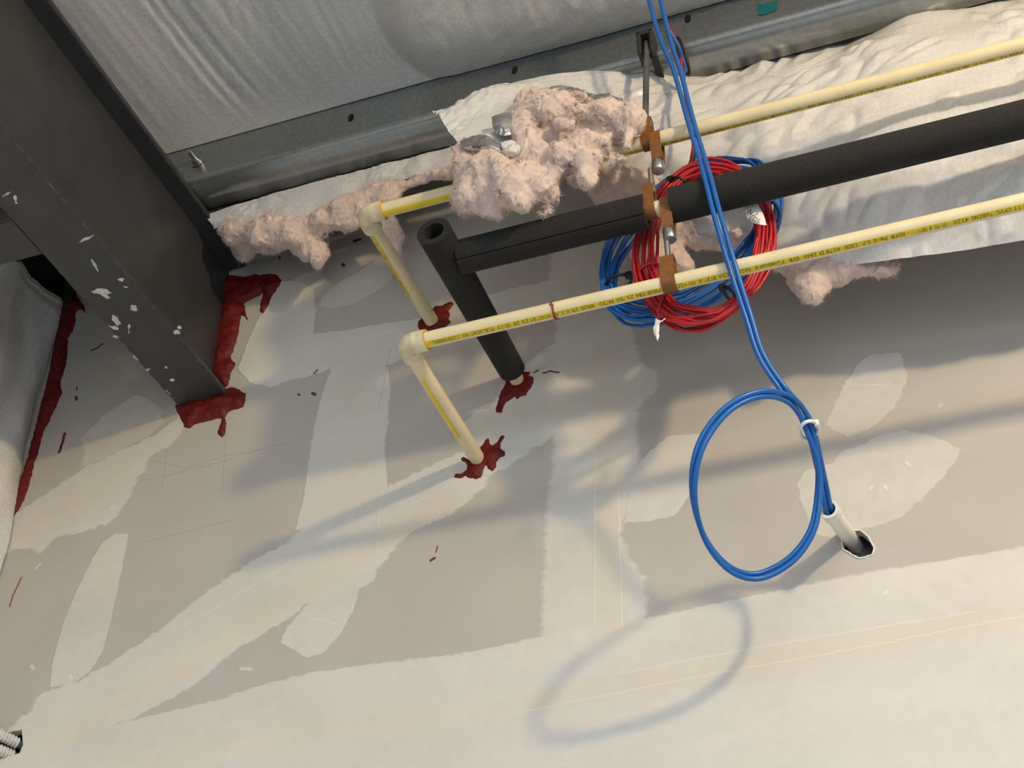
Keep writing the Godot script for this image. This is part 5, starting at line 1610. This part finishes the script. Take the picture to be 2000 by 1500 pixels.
# ------------------------------------------------------------------ red firestop sealant
func build_sealant() -> void:
	var defs := [
		["red firestop sealant smeared around the upper water pipe at the wall", [-0.7869, 3.1835, -0.7837, 3.1945, -0.7795, 3.2019, -0.7725, 3.2064, -0.7672, 3.2114, -0.761, 3.214, -0.7567, 3.2171, -0.7432, 3.2154, -0.737, 3.218, -0.7281, 3.2187, -0.7226, 3.2116, -0.7278, 3.2066, -0.733, 3.2005, -0.7301, 3.1922, -0.7317, 3.184, -0.7297, 3.1749, -0.7375, 3.1665, -0.755, 3.1607, -0.7684, 3.1666, -0.782, 3.1736], 0.006],
		["red firestop sealant smeared around the foam-covered pipe at the wall", [-0.6112, 3.0477, -0.607, 3.0416, -0.6012, 3.0421, -0.5955, 3.0386, -0.5964, 3.0329, -0.5898, 3.0272, -0.5899, 3.0194, -0.5933, 3.0095, -0.5983, 3.003, -0.6033, 2.9956, -0.6115, 2.9967, -0.6164, 2.9922, -0.6205, 2.9971, -0.6271, 2.9939, -0.6329, 2.9915, -0.6378, 2.985, -0.6428, 2.9728, -0.6469, 2.9777, -0.6494, 2.9754, -0.651, 2.9807, -0.6478, 2.9924, -0.6453, 3.0044, -0.6412, 3.016, -0.6362, 3.0265, -0.6345, 3.035, -0.6262, 3.0358, -0.6204, 3.0244], 0.006],
		["red firestop sealant smeared around the lower water pipe at the wall", [-0.6776, 2.9161, -0.6703, 2.9218, -0.6671, 2.9286, -0.6631, 2.9313, -0.6597, 2.9212, -0.6548, 2.9162, -0.6475, 2.922, -0.641, 2.9316, -0.6378, 2.929, -0.6426, 2.9171, -0.6434, 2.908, -0.6362, 2.8988, -0.6378, 2.8937, -0.6442, 2.8906, -0.649, 2.8853, -0.6506, 2.8766, -0.6554, 2.8695, -0.6618, 2.8737, -0.6651, 2.8836, -0.6699, 2.8756, -0.673, 2.8654, -0.681, 2.8618, -0.6908, 2.8658, -0.6973, 2.871, -0.707, 2.8677, -0.7153, 2.8733, -0.7154, 2.8788, -0.7056, 2.8774, -0.6959, 2.8816, -0.696, 2.8908, -0.701, 2.8975, -0.7053, 2.9041, -0.7012, 2.9068, -0.6945, 2.8997, -0.688, 2.8963], 0.006],
		["red firestop sealant along the beam web where it meets the wall", [-1.1737, 3.3954, -1.1669, 3.4067, -1.1417, 3.3991, -1.1203, 3.3891, -1.1034, 3.39, -1.0878, 3.3841, -1.0748, 3.3838, -1.0591, 3.3755, -1.0486, 3.3594, -1.053, 3.3442, -1.0597, 3.3334, -1.066, 3.3178, -1.0711, 3.3021, -1.0761, 3.2932, -1.0837, 3.3011, -1.0839, 3.3207, -1.0801, 3.3405, -1.0895, 3.3363, -1.1, 3.3323, -1.1086, 3.3302, -1.1163, 3.3278, -1.111, 3.3077, -1.1007, 3.2774, -1.1091, 3.2911, -1.1193, 3.3032, -1.1193, 3.2781, -1.1209, 3.2503, -1.1241, 3.2277, -1.1295, 3.2081, -1.1175, 3.1973, -1.1182, 3.1865, -1.1245, 3.1751, -1.1252, 3.1495, -1.1345, 3.1476, -1.1636, 3.18, -1.1669, 3.2193, -1.1655, 3.2694, -1.1634, 3.3146, -1.161, 3.3431], 0.010],
		["red firestop sealant bead with a drip under the beam flange", [-1.2168, 3.1175, -1.2221, 3.1337, -1.1869, 3.1376, -1.1489, 3.1406, -1.1246, 3.1451, -1.118, 3.1455, -1.1089, 3.141, -1.0981, 3.1297, -1.0881, 3.125, -1.0903, 3.1108, -1.0906, 3.0973, -1.0997, 3.0955, -1.1102, 3.0971, -1.1182, 3.0928, -1.1227, 3.0835, -1.1196, 3.0662, -1.1185, 3.0496, -1.1234, 3.0447, -1.1307, 3.0505, -1.1337, 3.0594, -1.1305, 3.071, -1.1303, 3.0844, -1.1465, 3.0853, -1.1653, 3.0848, -1.1795, 3.0841, -1.1881, 3.0779, -1.1973, 3.0822, -1.2043, 3.0975], 0.012],
		["long dark red sealant bead down the corner beside the white blanket", [-1.5036, 3.4511, -1.4929, 3.4579, -1.4837, 3.4664, -1.4719, 3.4456, -1.452, 3.4152, -1.4456, 3.3987, -1.459, 3.4123, -1.4694, 3.4104, -1.465, 3.3825, -1.4657, 3.3647, -1.4739, 3.3467, -1.4669, 3.3118, -1.4652, 3.2927, -1.467, 3.2598, -1.4683, 3.2408, -1.4597, 3.2239, -1.4631, 3.2102, -1.467, 3.189, -1.4742, 3.1644, -1.4817, 3.1412, -1.4818, 3.1036, -1.4855, 3.0738, -1.4856, 3.0467, -1.4872, 3.0264, -1.4901, 3.0036, -1.4953, 2.9865, -1.505, 2.9726, -1.5111, 2.9559, -1.5155, 2.9321, -1.5166, 2.903, -1.541, 2.8983, -1.5497, 2.9344, -1.5263, 2.9611, -1.5125, 2.9964, -1.5052, 3.0669, -1.5022, 3.0946, -1.5018, 3.1298, -1.5003, 3.161, -1.5, 3.2174, -1.4977, 3.2713, -1.4995, 3.3206, -1.5015, 3.3507, -1.5081, 3.3825, -1.518, 3.4145, -1.5305, 3.4378, -1.5303, 3.4526, -1.5152, 3.4433], 0.009]]
	var i := 0
	for s in defs:
		var poly := pairs(s[1])
		solo(smear(poly, s[2], 0.0023, Vector3.ZERO, Vector3.RIGHT, Vector3.UP, Vector3.BACK, 300 + i, 0.45), "firestop_sealant", mats.sealant, s[0], "sealant", "red sealant patches")
		i += 1
